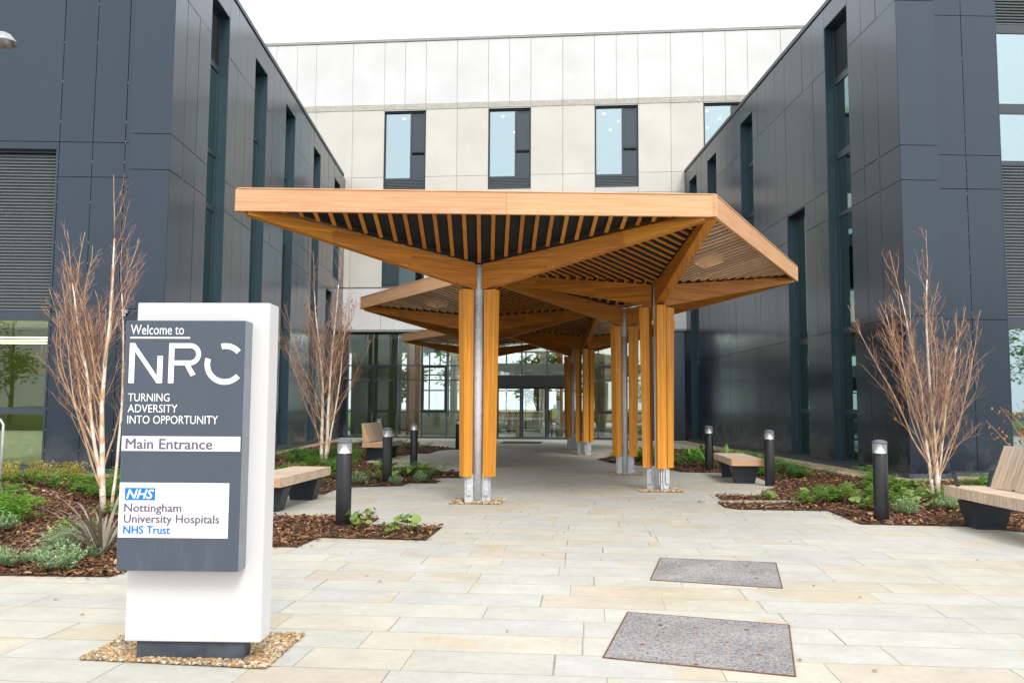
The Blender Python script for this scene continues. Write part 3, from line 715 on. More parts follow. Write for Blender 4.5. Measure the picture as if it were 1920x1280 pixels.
# glazed ground floor
cw = MB(); D = -.30
us = [-6.97,-5.73,-4.48,-3.23,-1.99,-.75,.49,1.70,2.94,4.18,5.42,6.66,7.90]
uh = [Bu(x) for x in us]
for u in uh: cw.fbox(frB, u-.035, u+.035, .02, 5.28, D-.14, D)
for a, b in zip(uh[:-1], uh[1:]):
    mid = (a+b)/2
    cw.fbox(frB, a+.035, b-.035, .02, .12, D-.12, D-.002); cw.fbox(frB, a+.035, b-.035, 5.16, 5.28, D-.12, D-.002)
    if not (-.8 < mid < 4.2):
        cw.fbox(frB, a+.035, b-.035, 2.86, 2.92, D-.10, D-.004); 
        cw.fbox(frB, a+.035, b-.035, 1.30, 1.35, D-.10, D-.004)
        t = a+(b-a)*.72
        cw.fbox(frB, t-.02, t+.02, 3.62, 5.16, D-.10, D-.004)
        cw.fbox(frB, a+.035, b-.035, 3.58, 3.64, D-.10, D-.004)
cwo = cw.build("curtain_wall_frame", M['frame_dark'], bb)
gl = MB()
for a, b in zip(uh[:-1], uh[1:]):
    if -.8 < (a+b)/2 < 4.2: gl.fbox(frB, a+.036, b-.036, 3.14, 5.15, D-.06, D-.05)
    else: gl.fbox(frB, a+.036, b-.036, .125, 5.15, D-.06, D-.05)
gl.build("pane", M['glass_clear'], cwo)
def opening_light(ua, ub):
    f = MB(); t = .13
    for q in ((ua, ua+t, 1.28, 3.62), (ub-t, ub, 1.28, 3.62), (ua+t, ub-t, 1.28, 1.28+t), (ua+t, ub-t, 3.62-t, 3.62)): f.fbox(frB, *q, D-.04, D+.03)
    f.build("opening_window", M['jet'], bb)
for a, b in ((0, 1), (3, 4), (10, 11)):
    opening_light(uh[a+(1 if a == 0 else 0)]-.02, uh[b+(1 if a == 0 else 0)]+.02)
mb = MB(); mb.fbox(frB, uh[5]+.03, uh[9]-.03, 2.55, 3.13, D-.35, D+.06); mb.build("door_header", M['black'], bb)
mb = MB(); mb.fbox(frB, uh[5]+.03, uh[9]-.03, 3.14, 3.78, -1.6, -1.45); mb.build("lobby_bulkhead", M['room_white'], bb)
for a, b, nm in ((5, 6, "glazed_screen"), (6, 7, "sliding_door"), (7, 8, "sliding_door"), (8, 9, "glazed_screen")):
    ua, ub = uh[a]+.035, uh[b]-.035; d = MB(); dd = D-.02 if 'door' in nm else D-.07
    for q in ((ua, ua+.06, .03, 2.55), (ub-.06, ub, .03, 2.55), (ua+.06, ub-.06, .03, .12), (ua+.06, ub-.06, 2.47, 2.55)): d.fbox(frB, *q, dd-.05, dd)
    o = d.build(nm, M['black'], bb)
    g = MB(); g.fbox(frB, ua+.06, ub-.06, .12, 2.47, dd-.03, dd-.02); g.build("pane", M['glass_clear'], o)
    if 'door' in nm:
        g = MB()
        for z in (1.0, 1.35):
            for i in range(9): g.fbox(frB, ua+.16+i*.1, ua+.20+i*.1, z, z+.04, dd-.0195, dd-.0185)
        g.build("manifestation_dots", M['vinyl_white'], o)
mb = MB(); mb.fbox(frB, uh[12]+.036, Bu(9.55), .02, 5.27, D-.2, D+.02); mb.build("side_panel", M['clad_dark'], bb)
mb = MB(); mb.fbox(frB, Bu(-7.15), uh[0]-.036, .02, 5.27, D-.2, D+.02); mb.build("side_panel", M['clad_dark'], bb)
# atrium behind the glass
mb = MB(); mb.fbox(frB, Bu(-10), Bu(11), .004, .02, -14, D-.01); mb.build("atrium_floor", M['floor_in'], bb)
mb = MB(); rfr = -13.0
for i in range(16):
    u = Bu(-9+i*1.25); mb.fbox(frB, u-.04, u+.04, 0, 5.4, rfr-.1, rfr)
for z in (.02, 1.2, 2.6, 3.6, 5.3): mb.fbox(frB, Bu(-9), Bu(10), z, z+.08, rfr-.08, rfr-.002)
mb.build("rear_glazing_frame", M['frame_dark'], bb)
mb = MB(); mb.fbox(frB, Bu(-9), Bu(10), .1, 1.2, rfr-.06, rfr-.03); mb.build("rear_dado", M['room_white'], bb)
mb = MB()
for u, w_, d0 in ((-5.2,.5,-7),(-2.6,.35,-5),(5.9,.6,-6),(7.6,.4,-4.5),(2.1,.5,-9.5)): mb.fbox(frB, u, u+w_, .02, 5.39, d0-.4, d0)
mb.build("atrium_column", M['room_white'], bb)
mb = MB(); mb.fbox(frB, 3.35, 3.6, .02, 5.39, -5.4, -2.2); mb.fbox(frB, -4.45, -4.3, .02, 5.39, -5, -2.2); mb.build("timber_wall", M['wood_beam'], bb)
mb = MB(); mb.fbox(frB, -8.5, -5.6, .02, 5.39, -6.3, -6.1); mb.fbox(frB, 5.0, 10, .02, 5.39, -8, -7.8); mb.build("lobby_wall", M['room_green'], bb)
mb = MB()
for u in (-5,-3.5,-2,0,2,4,6):
    for d_ in (-2,-4.5,-7): mb.fbox(frB, u, u+.16, 5.37, 5.395, d_-.16, d_)
mb.build("downlight", M['downlight'], bb)
dk = thing("reception_desk", "pale curved-front reception desk inside the glass to the left of the doors", "desk", tuple(P(-3.0, .02, -3.3)), -PAVE_ANG)
mb = MB(); mb.box(-.75, .75, -.3, .3, 0, 1.0); mb.build("counter", M['desk'], dk, bevel=.04)
mb = MB(); mb.box(-.8, .8, -.35, .35, 1.0, 1.05); mb.build("worktop", M['room_white'], dk)
mb = MB(); mb.fbox(frB, ulo, uhi, 5.36, 7.43, -.35, -.06); mb.build("band_core", M['joint_grey'], bb)

# ------------------------------------------------------------------ timber canopy: folded triangles on columns
SA = 6.85; HT = SA*math.sqrt(3)/2
AX, AY = -3.555, 11.90
A_ = Vector((AX, AY, 0)); B_ = Vector((AX+SA, AY, 0)); D_ = Vector((AX+SA/2, AY+HT, 0)); C_ = Vector((AX+1.5*SA, AY+HT, 0))
E_ = Vector((AX+SA, AY+2*HT, 0)); F_ = Vector((AX, AY+2*HT, 0)); D2 = D_+Vector((0, 2*HT, 0)); C2 = C_+Vector((0, 2*HT, 0))
E2 = E_+Vector((0, 2*HT, 0)); F2 = F_+Vector((0, 2*HT, 0))
TRI = [(A_,B_,D_),(B_,C_,D_),(D_,C_,E_),(D_,E_,F_),(F_,E_,D2),(E_,C2,D2),(D2,C2,E2),(D2,E2,F2)]
canopy = thing("timber_canopy", "orange timber canopy of folded triangular roofs on branching posts leading to the entrance", "canopy", (0, 0, 0))
Z0, ZE = 3.93, 4.44          # underside of the slats at the column and at the edge
RI = SA/(2*math.sqrt(3)); RC = SA/math.sqrt(3)
def zv(d): return Z0+(ZE-Z0)*d/RI
def key(p): return (round(p.x, 2), round(p.y, 2))
edges = {}
for t in TRI:
    for i in range(3):
        k = tuple(sorted((key(t[i]), key(t[(i+1) % 3])))); edges.setdefault(k, []).append((t[i], t[(i+1) % 3]))
def up(v, z): return Vector((v.x, v.y, z))
for ti, t in enumerate(TRI):
    c = (t[0]+t[1]+t[2])/3
    # steel column with head, base shoes
    col = MB(); col.tube([up(c, 0), up(c, 3.26)], .082, 20)
    co = col.build("column", M['galv'], canopy, smooth=False)
    for p in co.data.polygons: p.use_smooth = abs(p.normal.z) < .5
    hd = MB(); hd.tube([up(c, 3.26), up(c, 3.93)], .090, 20)
    for z in (3.36, 3.55, 3.72, 3.86):
        for a in (250, 290, 10, 130):
            d = Vector((math.cos(RAD(a)), math.sin(RAD(a)), 0)); hd.tube([up(c, z)+d*.085, up(c, z)+d*.10], .012, 6)
    ho = hd.build("column_head", M['galv_dark'], co)
    for p in ho.data.polygons: p.use_smooth = abs(p.normal.z) < .5
    bp = MB(); bp.tube([up(c, .0), up(c, .02)], .15, 20); bp.build("base_plate", M['galv_dark'], co)
    for i in range(3):
        d = (t[i]-c).normalized(); s = Vector((-d.y, d.x, 0))
        # paired post under each branch, tapering to the foot
        po = MB(); w0, w1, th = .15, .20, .175
        r0 = .145
        for sg_ in (0,):
            q = []
            for z, wd in ((.42, w0), (3.50, w1)):
                a = up(c, z)+d*r0; b = up(c, z)+d*(r0+wd)
                q += [a-s*th/2, b-s*th/2, b+s*th/2, a+s*th/2]
            po.hexa(q)
        po.build("post", M['wood_post'], canopy, bevel=.006)
        sh = MB()
        a = up(c, .0)+d*.088
        sh.hexa([a-s*.012+d*0, a+d*.15-s*.012, a+d*.15+s*.012, a+s*.012]+[x+Vector((0,0,.46)) for x in (a-s*.012+d*0, a+d*.15-s*.012, a+d*.15+s*.012, a+s*.012)])
        for off in (-.035, .035):
            b = up(c, .12)+d*.135+s*off
            pts = [b-s*.006, b+d*.09-s*.006, b+d*.09+s*.006, b+s*.006]
            sh.hexa(pts+[x+Vector((0,0,.298)) for x in pts])
        for z in (.2, .33): sh.tube([up(c, z)+d*.18-s*.05, up(c, z)+d*.18+s*.05], .012, 6)
        sh.build("base_shoe", M['galv_dark'], canopy)
        # branch beam, tapering to the corner of its triangle
        bm_ = MB(); rr = [.095, 1.3, 2.6, RC-.10]; bw = .16
        bt = [Z0-.015+(ZE-Z0)*r/RC for r in rr]; bh = [b_-(3.505+(4.295-3.505)*(r_-.095)/(RC-.195)) for b_, r_ in zip(bt, rr)]
        for k in range(3):
            q = []
            for (r, zt, h) in ((rr[k], bt[k]-bh[k], 0), (rr[k+1], bt[k+1]-bh[k+1], 0)): pass
            a0, a1 = up(c, 0)+d*rr[k], up(c, 0)+d*rr[k+1]
            lo0, lo1 = bt[k]-bh[k], bt[k+1]-bh[k+1]
            bm_.hexa([up(a0,lo0)-s*bw/2, up(a1,lo1)-s*bw/2, up(a1,lo1)+s*bw/2, up(a0,lo0)+s*bw/2,
                      up(a0,bt[k])-s*bw/2, up(a1,bt[k+1])-s*bw/2, up(a1,bt[k+1])+s*bw/2, up(a0,bt[k])+s*bw/2])
        # same grain offset along the whole beam
        o0 = bm_.uv[0][0]
        for k in range(3):
            base = bm_.uv[k*6][0]; sx = rr[k]-rr[0]
            mnu = min(u for f in bm_.uv[k*6:k*6+6] for u, v in f); mnv = min(v for f in bm_.uv[k*6:k*6+6] for u, v in f)
            for f in range(k*6, k*6+6): bm_.uv[f] = [(u-mnu+sx+ti*9+i*3.3, v-mnv+ti*5+i*7.7) for u, v in bm_.uv[f]]
        # glue lines of the laminations show as two thin strips
        bm_.build("branch_beam", M['wood_beam'], canopy)
    # slats and black deck of the three folds
    dk_ = MB(); SP = .2185
    for i in range(3):
        sl_ = MB()
        p, q = t[i], t[(i+1) % 3]; e = (q-p).normalized(); m = (p+q)/2; inw = (c-m).normalized()
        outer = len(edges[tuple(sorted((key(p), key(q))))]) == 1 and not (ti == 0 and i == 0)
        n = int(SA/2/SP)
        for k in range(-n, n+1):
            s_ = k*SP; d0 = abs(s_)/(SA/2)*RI+.10; d1 = RI-.05
            if d1-d0 < .08: continue
            hole = None
            if (ti, i) in ((1, 0), (3, 2), (5, 0), (6, 1), (7, 2)) and -3 <= k <= -1: hole = (.95, 1.30)
            segs = [(d0, d1)] if not hole else [(d0, hole[0]), (hole[1], d1)]
            for a, b in segs:
                if b-a < .05: continue
                pa = m+e*s_+inw*(RI-a); pb = m+e*s_+inw*(RI-b)
                za, zb = zv(a), zv(b); wv = e*.029
                hh = Vector((0, 0, .030 if outer else .022)); sl_.hexa([up(pa,za)-wv, up(pb,zb)-wv, up(pb,zb)+wv, up(pa,za)+wv, up(pa,za)-wv+hh, up(pb,zb)-wv+hh, up(pb,zb)+wv+hh, up(pa,za)+wv+hh])
        if (ti, i) in ((1, 0), (3, 2), (5, 0), (6, 1), (7, 2)):
            lf = MB()
            def cn(s_, d_, dz=0): pp = m+e*s_+inw*(RI-d_); return up(pp, zv(d_)+dz)
            for a, b in (((-3.5*SP, .95), (-.5*SP, .95)), ((-3.5*SP, 1.30), (-.5*SP, 1.30)), ((-3.5*SP, .97), (-3.5*SP, 1.28)), ((-.5*SP, .97), (-.5*SP, 1.28))):
                lf.bar(cn(*a, .045), cn(*b, .045), .035, .13)
            lf.build("light_frame", M['wood_pale'], canopy)
            lg = MB(); lg.hexa([cn(-3.4*SP,.97,.08), cn(-.6*SP,.97,.08), cn(-.6*SP,1.28,.08), cn(-3.4*SP,1.28,.08), cn(-3.4*SP,.97,.10), cn(-.6*SP,.97,.10), cn(-.6*SP,1.28,.10), cn(-3.4*SP,1.28,.10)])
            lg.build("light_cover", M['wood_pale'], canopy)
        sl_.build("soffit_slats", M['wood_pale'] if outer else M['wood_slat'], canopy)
        # deck over this fold
        zz = .095; pin = m+inw*RI
        a, b = p+(c-p).normalized()*.04, q+(c-q).normalized()*.04
        dk_.face([up(a, zv(RI)+zz), up(b, zv(RI)+zz), up(c, Z0+zz)])
        dk_.face([up(a, zv(RI)+zz+.07), up(c, Z0+zz+.07), up(b, zv(RI)+zz+.07)])
    dk_.build("roof_deck", M['deck'], canopy)
for k, lst in edges.items():
    p, q = lst[0]; e = (q-p).normalized(); o = Vector((e.y, -e.x, 0))    # outward for ccw triangles
    f = MB()
    if len(lst) == 1:
        ext = .055
        nb = [(p-e*ext, (p+q)/2+e*.4), ((p+q)/2+e*.402, q+e*ext)] if SA > 6 else []
        for a, b in nb:
            f.hexa([up(a, 4.335), up(b, 4.335), up(b+o*.055, 4.335), up(a+o*.055, 4.335), up(a, 4.655), up(b, 4.655), up(b+o*.055, 4.655), up(a+o*.055, 4.655)])
        a, b = p-e*.03, q+e*.03
        f.hexa([up(a-o*.10, 4.656), up(b-o*.10, 4.656), up(b+o*.065, 4.656), up(a+o*.065, 4.656), up(a-o*.10, 4.675), up(b-o*.10, 4.675), up(b+o*.065, 4.675), up(a+o*.065, 4.675)])
        f.build("fascia", M['wood_fascia'], canopy, bevel=.004)
    else:
        f.bar(up(p, 4.48)+e*.1, up(q, 4.48)-e*.1, .07, .16); f.build("ridge_beam", M['wood_beam'], canopy)
# gravel squares at the column feet
for ti, t in enumerate(TRI):
    c = (t[0]+t[1]+t[2])/3
    pts = [(c.x+UX*a+VX*b, c.y+UY*a+VY*b) for a, b in ((-.42,-.36),(.42,-.36),(.42,.36),(-.42,.36))]
    sheet("gravel_patch", pts, .004, M['gravel'])
    if ti < 3: pebbles("river_pebbles", pts, 420, .02, 60+ti)

# ------------------------------------------------------------------ lettering
def text_mesh(txt, parent, mat, x0, x1, z0, z1, y, name="lettering", shear=0.0, bold=0.0, fat=0.0):
    cu = bpy.data.curves.new("text", 'FONT'); cu.body = txt; cu.size = 1; cu.shear = shear; cu.offset = bold; cu.resolution_u = 3
    to = bpy.data.objects.new("text", cu); C.objects.link(to)
    bpy.context.view_layer.update()
    me = bpy.data.meshes.new_from_object(to.evaluated_get(bpy.context.evaluated_depsgraph_get()))
    bpy.data.objects.remove(to); bpy.data.curves.remove(cu)
    xs = [v.co.x for v in me.vertices]; ys = [v.co.y for v in me.vertices]
    ax, bx, ay, by = min(xs), max(xs), min(ys), max(ys)
    for v in me.vertices:
        v.co = Vector((x0+(v.co.x-ax)/(bx-ax)*(x1-x0), y, z0+(v.co.y-ay)/(by-ay)*(z1-z0)))
    if fat:
        bm = bmesh.new(); bm.from_mesh(me); src = bm.faces[:]
        for k, (dx, dz) in enumerate(((-fat, 0), (fat, 0), (0, fat*.7), (0, -fat*.7))):
            g = bmesh.ops.duplicate(bm, geom=src)['geom']
            bmesh.ops.translate(bm, verts=[v for v in g if isinstance(v, bmesh.types.BMVert)], vec=(dx, .00025*(k+1), dz))
        bm.to_mesh(me); bm.free()
    me.materials.clear(); me.materials.append(mat); me.name = name
    o = bpy.data.objects.new(name, me); C.objects.link(o); o.parent = parent
    return o
sign = thing("welcome_sign", "tall white totem sign with dark slate Welcome panel standing in a gravel square", "sign", (-1.825, 5.25, 0), RAD(-3.5))
mb = MB(); mb.box(-.372, .466, .004, .186, .12, 2.195); mb.build("sign_body", M['sign_white'], sign, bevel=.006)
mb = MB(); mb.box(.4665, .469, .012, .178, .13, 2.185)
for z in (.35, 1.2, 1.95): mb.tube([(.468, .15, z), (.472, .15, z)], .006, 8)
mb.box(.30, .32, .184, .19, .2, 2.1); mb.build("side_cover", M['sign_white'], sign)
mb = MB(); mb.box(-.31, .36, .03, .16, 0, .1195); mb.build("plinth", M['plinth'], sign, bevel=.012)
mb = MB(); mb.box(-.374, .360, -.126, .0035, .566, 2.07); po = mb.build("sign_panel", M['sign_dark'], sign, bevel=.002)
mb = MB(); mb.box(.3605, .3625, -.122, .003, .57, 2.066); mb.box(-.3765, -.3745, -.122, .003, .57, 2.066); mb.build("panel_edge", M['sign_edge'], po)
Y1, Y2 = -.1285, -.1305
def plate(x0, x1, z0, z1, mat, name, y=Y1):
    mb = MB(); mb.box(x0, x1, y, -.1262, z0, z1); return mb.build(name, mat, po)
vw = M['vinyl_white']
text_mesh("Welcome to", po, vw, -.345, -.015, 1.983, 2.044, Y1)
plate(-.347, .023, 1.959, 1.9685, vw, "rule")
# NRC mark drawn as cut strokes
lg = MB()
def stroke(poly): lg.face([(x, Y1, z) for x, z in poly])
n0, n1, zt, zb = -.347, -.139, 1.931, 1.687
stroke([(n0,zb),(n0+.034,zb),(n0+.034,zt-.052),(n0+.034,zt-.001),(n0+.030,zt),(n0,zt)])
stroke([(n0+.030,zt),(n0+.034,zt-.001),(n0+.034,zt-.052),(n1-.034,zb),(n1-.004,zb),(n1-.034,zb+.046)])
stroke([(n1-.034,zb+.046),(n1-.004,zb),(n1,zb),(n1,zb+.166),(n1-.034,zb+.166)])
lg.build('logo_letter', vw, po); lg = MB()
r0 = -.103
stroke([(r0,zb),(r0+.034,zb),(r0+.034,zt-.030),(r0+.034,zt),(r0,zt)])
def arc(cx, cz, ro, ri, a0, a1, n=18):
    for i in range(n):
        a, b = RAD(a0+(a1-a0)*i/n), RAD(a0+(a1-a0)*(i+1)/n)
        stroke([(cx+ri*math.cos(a),cz+ri*math.sin(a)),(cx+ro*math.cos(a),cz+ro*math.sin(a)),(cx+ro*math.cos(b),cz+ro*math.sin(b)),(cx+ri*math.cos(b),cz+ri*math.sin(b))])
rad = .0615*1.1; cxr = .095-rad; czr = zt-rad
stroke([(r0+.034,zt-.030),(cxr,zt-.030),(cxr,zt),(r0+.034,zt)])
stroke([(r0+.034,zt-2*rad),(cxr,zt-2*rad),(cxr,zt-2*rad+.030),(r0+.034,zt-2*rad+.030)])
arc(cxr, czr, rad, rad-.030, 90, -90, 22)
stroke([(.030,zt-2*rad+.002),(.066,zb+.055),(.036,zb+.042),(-.003,zt-2*rad+.002)])
lg.build('logo_letter', vw, po); lg = MB()
cc, cr_ = (.245, 1.8055), .126
arc(cc[0], cc[1], cr_, cr_-.034, 103, 42); arc(cc[0], cc[1], cr_, cr_-.034, 163, 318, 34)
lg.build("logo_letter", vw, po)
text_mesh("TURNING", po, vw, -.344, -.089, 1.576, 1.625, Y1)
text_mesh("ADVERSITY", po, vw, -.344, -.038, 1.509, 1.558, Y1)
text_mesh("INTO OPPORTUNITY", po, vw, -.344, .212, 1.441, 1.491, Y1)
p1 = plate(-.372, .353, 1.278, 1.366, vw, "entrance_plate")
text_mesh("Main Entrance", p1.parent, M['vinyl_plum'], -.346, .183, 1.289, 1.351, Y2, fat=.0022)
plate(-.373, .294, .762, 1.088, vw, "hospital_plate")
mb = MB(); mb.box(-.339, -.154, Y2, Y1-.0002, .984, 1.057); mb.build("blue_badge", M['vinyl_blue'], po)
text_mesh("NHS", po, vw, -.330, -.162, .992, 1.049, -.132, shear=.28, bold=.02)
text_mesh("Nottingham", po, M['vinyl_plum'], -.339, .008, .899, .964, Y2, fat=.0018)
text_mesh("University Hospitals", po, M['vinyl_plum'], -.339, .240, .834, .899, Y2, fat=.0018)
text_mesh("NHS Trust", po, M['vinyl_blue'], -.339, -.056, .785, .832, Y2, fat=.002)

# ------------------------------------------------------------------ bollards
def make_bollard(label, loc):
    t = thing("bollard", label, "bollard", loc, 0, "black lighting bollards along the paving")
    mb = MB(); mb.lathe([(0,0),(.098,0),(.100,.01),(.100,.93),(.094,.94),(0,.94)], 28); mb.build("post", M['black'], t, smooth=False)
    for p in t.children[0].data.polygons: p.use_smooth = abs(p.normal.z) < .4
    mb = MB(); mb.lathe([(.078,.941),(.060,.98),(.032,1.03),(.020,1.075)], 24); mb.build("reflector", M['chrome'], t, smooth=True)
    mb = MB(); mb.lathe([(.096,.941),(.096,1.08)], 28); mb.build("lens", M['lens'], t, smooth=True)
    mb = MB(); mb.lathe([(0,1.076),(.102,1.076),(.104,1.088),(.098,1.10),(.07,1.118),(.035,1.128),(0,1.131)], 28); mb.build("cap", M['cap'], t, smooth=True)
    return t
b0 = make_bollard("black bollard at the corner of the bark bed just right of the welcome sign", (-1.86, 11.12, 0))
for lab, x, y in (("black bollard with silvery shrub at its foot, before the left backrest bench", -2.02, 17.3),
                  ("black bollard between the left backrest bench and the front canopy column", -1.92, 22.5),
                  ("distant black bollard mostly hidden behind the left backrest bench", -3.85, 30.2),
                  ("distant black bollard half hidden behind the front canopy column's left post", -1.02, 31.0),
                  ("nearest right-hand black bollard, in front of the black wall and bare birch", 5.54, 11.62),
                  ("black bollard just right of the short backless bench on the right", 5.76, 16.85),
                  ("black bollard left of the short backless bench, against the black wall", 5.53, 20.6)):
    dup(b0, (x, y, 0), 0, lab)

# ------------------------------------------------------------------ benches
def make_bench(label, loc, back=0, rz=-PAVE_ANG, arm=False):
    """long axis along local Y; back=+1/-1: backrest along that local X side"""
    t = thing("bench", label, "bench", loc, rz, "timber benches on the paving"); L, W, top, th = 2.35, .66, .52, .14
    rn = random.Random(int(loc[0]*100)); n = 34; sw = L/n
    mb = MB()
    for i in range(n):
        y = -L/2+i*sw; dz = rn.uniform(-.002, .002)
        mb.box(-W/2+rn.uniform(-.003,.003), W/2+rn.uniform(-.003,.003), y+.0035, y+sw-.0035, top-th+.0, top+dz)
    mb.build("seat", M['bench_wood'], t)
    mb = MB(); mb.box(-W/2+.004, W/2-.004, -L/2-.024, -L/2-.0, top-th+.002, top-.001); mb.box(-W/2+.004, W/2-.004, L/2, L/2+.024, top-th+.002, top-.001); mb.build("end_board", M['bench_end'], t, bevel=.003)
    mb = MB(); mb.box(-.22, .22, -L/2+.15, L/2-.15, top-th-.03, top-th-.001); mb.build("seat_frame", M['charcoal'], t)
    for s in (-1, 1):
        mb = MB(); y0, y1 = s*.78-.17, s*.78+.17; zt = top-th-.031
        mb.hexa([(-.19,y0+.05,.0),(.19,y0+.05,.0),(.19,y1-.05,.0),(-.19,y1-.05,.0),(-.28,y0,zt),(.28,y0,zt),(.28,y1,zt),(-.28,y1,zt)])
        mb.box(-.15,.15,y0+.02,y1-.02,0.0,.03); mb.build("leg", M['charcoal'], t)
    if back:
        mb = MB(); bl0, bl1 = (-L/2+.0, L/2-.35)
        n2 = 22; sw = (bl1-bl0)/n2
        for i in range(n2):
            y = bl0+i*sw; x0, x1 = back*.10, back*.30
            a = [(x0,y+.004,top+.025),(x0,y+sw-.006,top+.025),(x0+back*.055,y+sw-.006,top+.015),(x0+back*.055,y+.004,top+.015)]
            b = [(x1,y+.004,top+.56),(x1,y+sw-.006,top+.56),(x1+back*.055,y+sw-.006,top+.55),(x1+back*.055,y+.004,top+.55)]
            mb.hexa(a+b)
        mb.build("backrest", M['bench_wood'], t)
        mb = MB(); x0, x1 = back*.10, back*.30
        a = [(x0,bl0-.028,top+.02),(x0,bl0,top+.02),(x0+back*.20,bl0,top+.002),(x0+back*.20,bl0-.028,top+.002)]
        b = [(x1,bl0-.028,top+.56),(x1,bl0,top+.56),(x1+back*.055,bl0,top+.55),(x1+back*.055,bl0-.028,top+.55)]
        mb.hexa(a+b); mb.build("backrest_end", M['bench_end'], t)
        mb = MB()
        for y in (bl0+.4, bl1-.4): mb.bar((back*.17, y, top+.0), (back*.37, y, top+.5), .05, .012)
        mb.build("backrest_bracket", M['charcoal'], t)
    if arm:
        mb = MB(); y = L/2-.18
        mb.bar((-.30,y,top+.20),(.22,y,top+.20), .05, .014)
        mb.bar((-.30,y,top+.206),(-.24,y,top-.0), .05, .014, (0,1,0)); mb.bar((.22,y,top+.206),(.17,y,top-.0), .05, .014, (0,1,0))
        mb.build("armrest", M['charcoal'], t)
    return t
make_bench("backless timber bench just right of the welcome sign, below the white-stemmed birch", (-3.14, 13.45, 0))
make_bench("backless timber bench on the right, standing between two bollards", (5.52, 18.25, 0))
make_bench("timber bench with slatted backrest on the left near the glazed entrance", (-3.10, 25.45, 0), -1)
make_bench("nearest timber bench with slatted backrest and black armrest, cut by the right edge", (6.57, 10.15, 0), 1, RAD(-2.5), True)

# ------------------------------------------------------------------ chamber covers, door mat
def cover(label, q):
    c = sum((Vector((x, y, 0)) for x, y in q), Vector())/4; t = thing("chamber_cover", label, "manhole cover", tuple(c), 0, "recessed chamber covers in the paving")
    q = [Vector((x, y, 0))-c for x, y in q]
    mb = MB(); mb.prism([(v.x*.985, v.y*.985) for v in q], -.002, .006); mb.build("stone_infill", M['chamber'], t)
    mb = MB()
    for i in range(4):
        a, b = q[i], q[(i+1) % 4]; mb.bar(a+Vector((0,0,.002)), b+Vector((0,0,.002)), .008, .010)
    mb.build("steel_rim", M['rust'], t)
    mb = MB()
    for fx, fy in ((.18,.3),(.82,.3),(.45,.75),(.75,.8)):
        p = q[3]*(1-fx)*(1-fy)+q[2]*fx*(1-fy)+q[1]*fx*fy+q[0]*(1-fx)*fy; mb.lathe([(0,.0075),(.018,.0075),(.02,.006)], 10, p)
    mb.build("lifting_key_hole", M['rust'], t)
cover("speckled grey chamber cover nearest the camera, with rusty rim", [(1.09,6.45),(2.19,6.06),(1.81,4.92),(.74,5.30)])
cover("speckled grey chamber cover further back towards the canopy", [(1.82,8.74),(2.94,8.47),(2.58,7.28),(1.50,7.64)])
mt = thing("door_mat", "dark coir mat on the paving in front of the sliding doors", "door mat", (1.6, 37.2, 0), -PAVE_ANG)
mb = MB(); mb.box(-.85, .85, -.9, .9, .001, .016); mb.build("mat_pile", M['mat'], mt); mb = MB()
for q in ((-.88,.88,-.93,-.9),(-.88,.88,.9,.93),(-.88,-.85,-.9,.9),(.85,.88,-.9,.9)): mb.box(*q, .001, .018)
mb.build("mat_edge", M['black'], mt)

# ------------------------------------------------------------------ crowd barrier at the left edge, street lamp head
cb = thing("crowd_barrier", "galvanised tubular crowd barrier at the far left edge of the bark bed", "barrier", (-8.3, 14.5, 0), RAD(8))
mb = MB(); L = 2.2
mb.tube([(-L,0,.16),(-L,0,1.0),(-L+.04,0,1.08),(-L+.12,0,1.12),(-.12,0,1.12),(-.04,0,1.08),(0,0,1.0),(0,0,.16)], .021, 8); mb.tube([(-L,0,.20),(0,0,.20)], .018, 8)
for i in range(14): x = -L+.16*(i+1)-.02; mb.tube([(x,0,.2),(x,0,1.11)], .009, 6)
mb.tube([(.08,0,.3),(.08,0,1.22),(.03,0,1.30),(-.02,0,1.25),(-.02,0,1.1)], .021, 8); mb.build("rail_frame", M['galv'], cb, smooth=True)
for x in (-L+.2, 0.02):
    mb = MB(); mb.tube([(x,-.32,.02),(x,-.25,.06),(x,-.05,.30),(x,0,.40),(x,.05,.30),(x,.25,.06),(x,.32,.02)], .019, 8); mb.build("foot", M['galv'], cb, smooth=True)
lp = thing("street_lamp", "silver bowl-shaped lamp head cut by the upper left edge", "street lamp", (-6.12, 9.0, 0))
mb = MB(); mb.tube([(0,0,0),(0,0,5.4)], [.07,.05], 14); mb.tube([(0,0,5.38),(.35,0,5.62),(.72,0,5.66)], .03, 10); mb.build("pole", M['galv'], lp, smooth=True)
Ml = Matrix.Translation((.80, 0, 5.52)) @ Matrix.Rotation(RAD(-8), 4, 'Y')
mb = MB(); mb.lathe([(0,.10),(.04,.095),(.085,.065),(.125,.0),(.13,-.03),(.12,-.03),(.08,.05),(0,.07)], 28, (0,0,0), Ml); mb.build("lamp_head", M['lamp_metal'], lp, smooth=True)

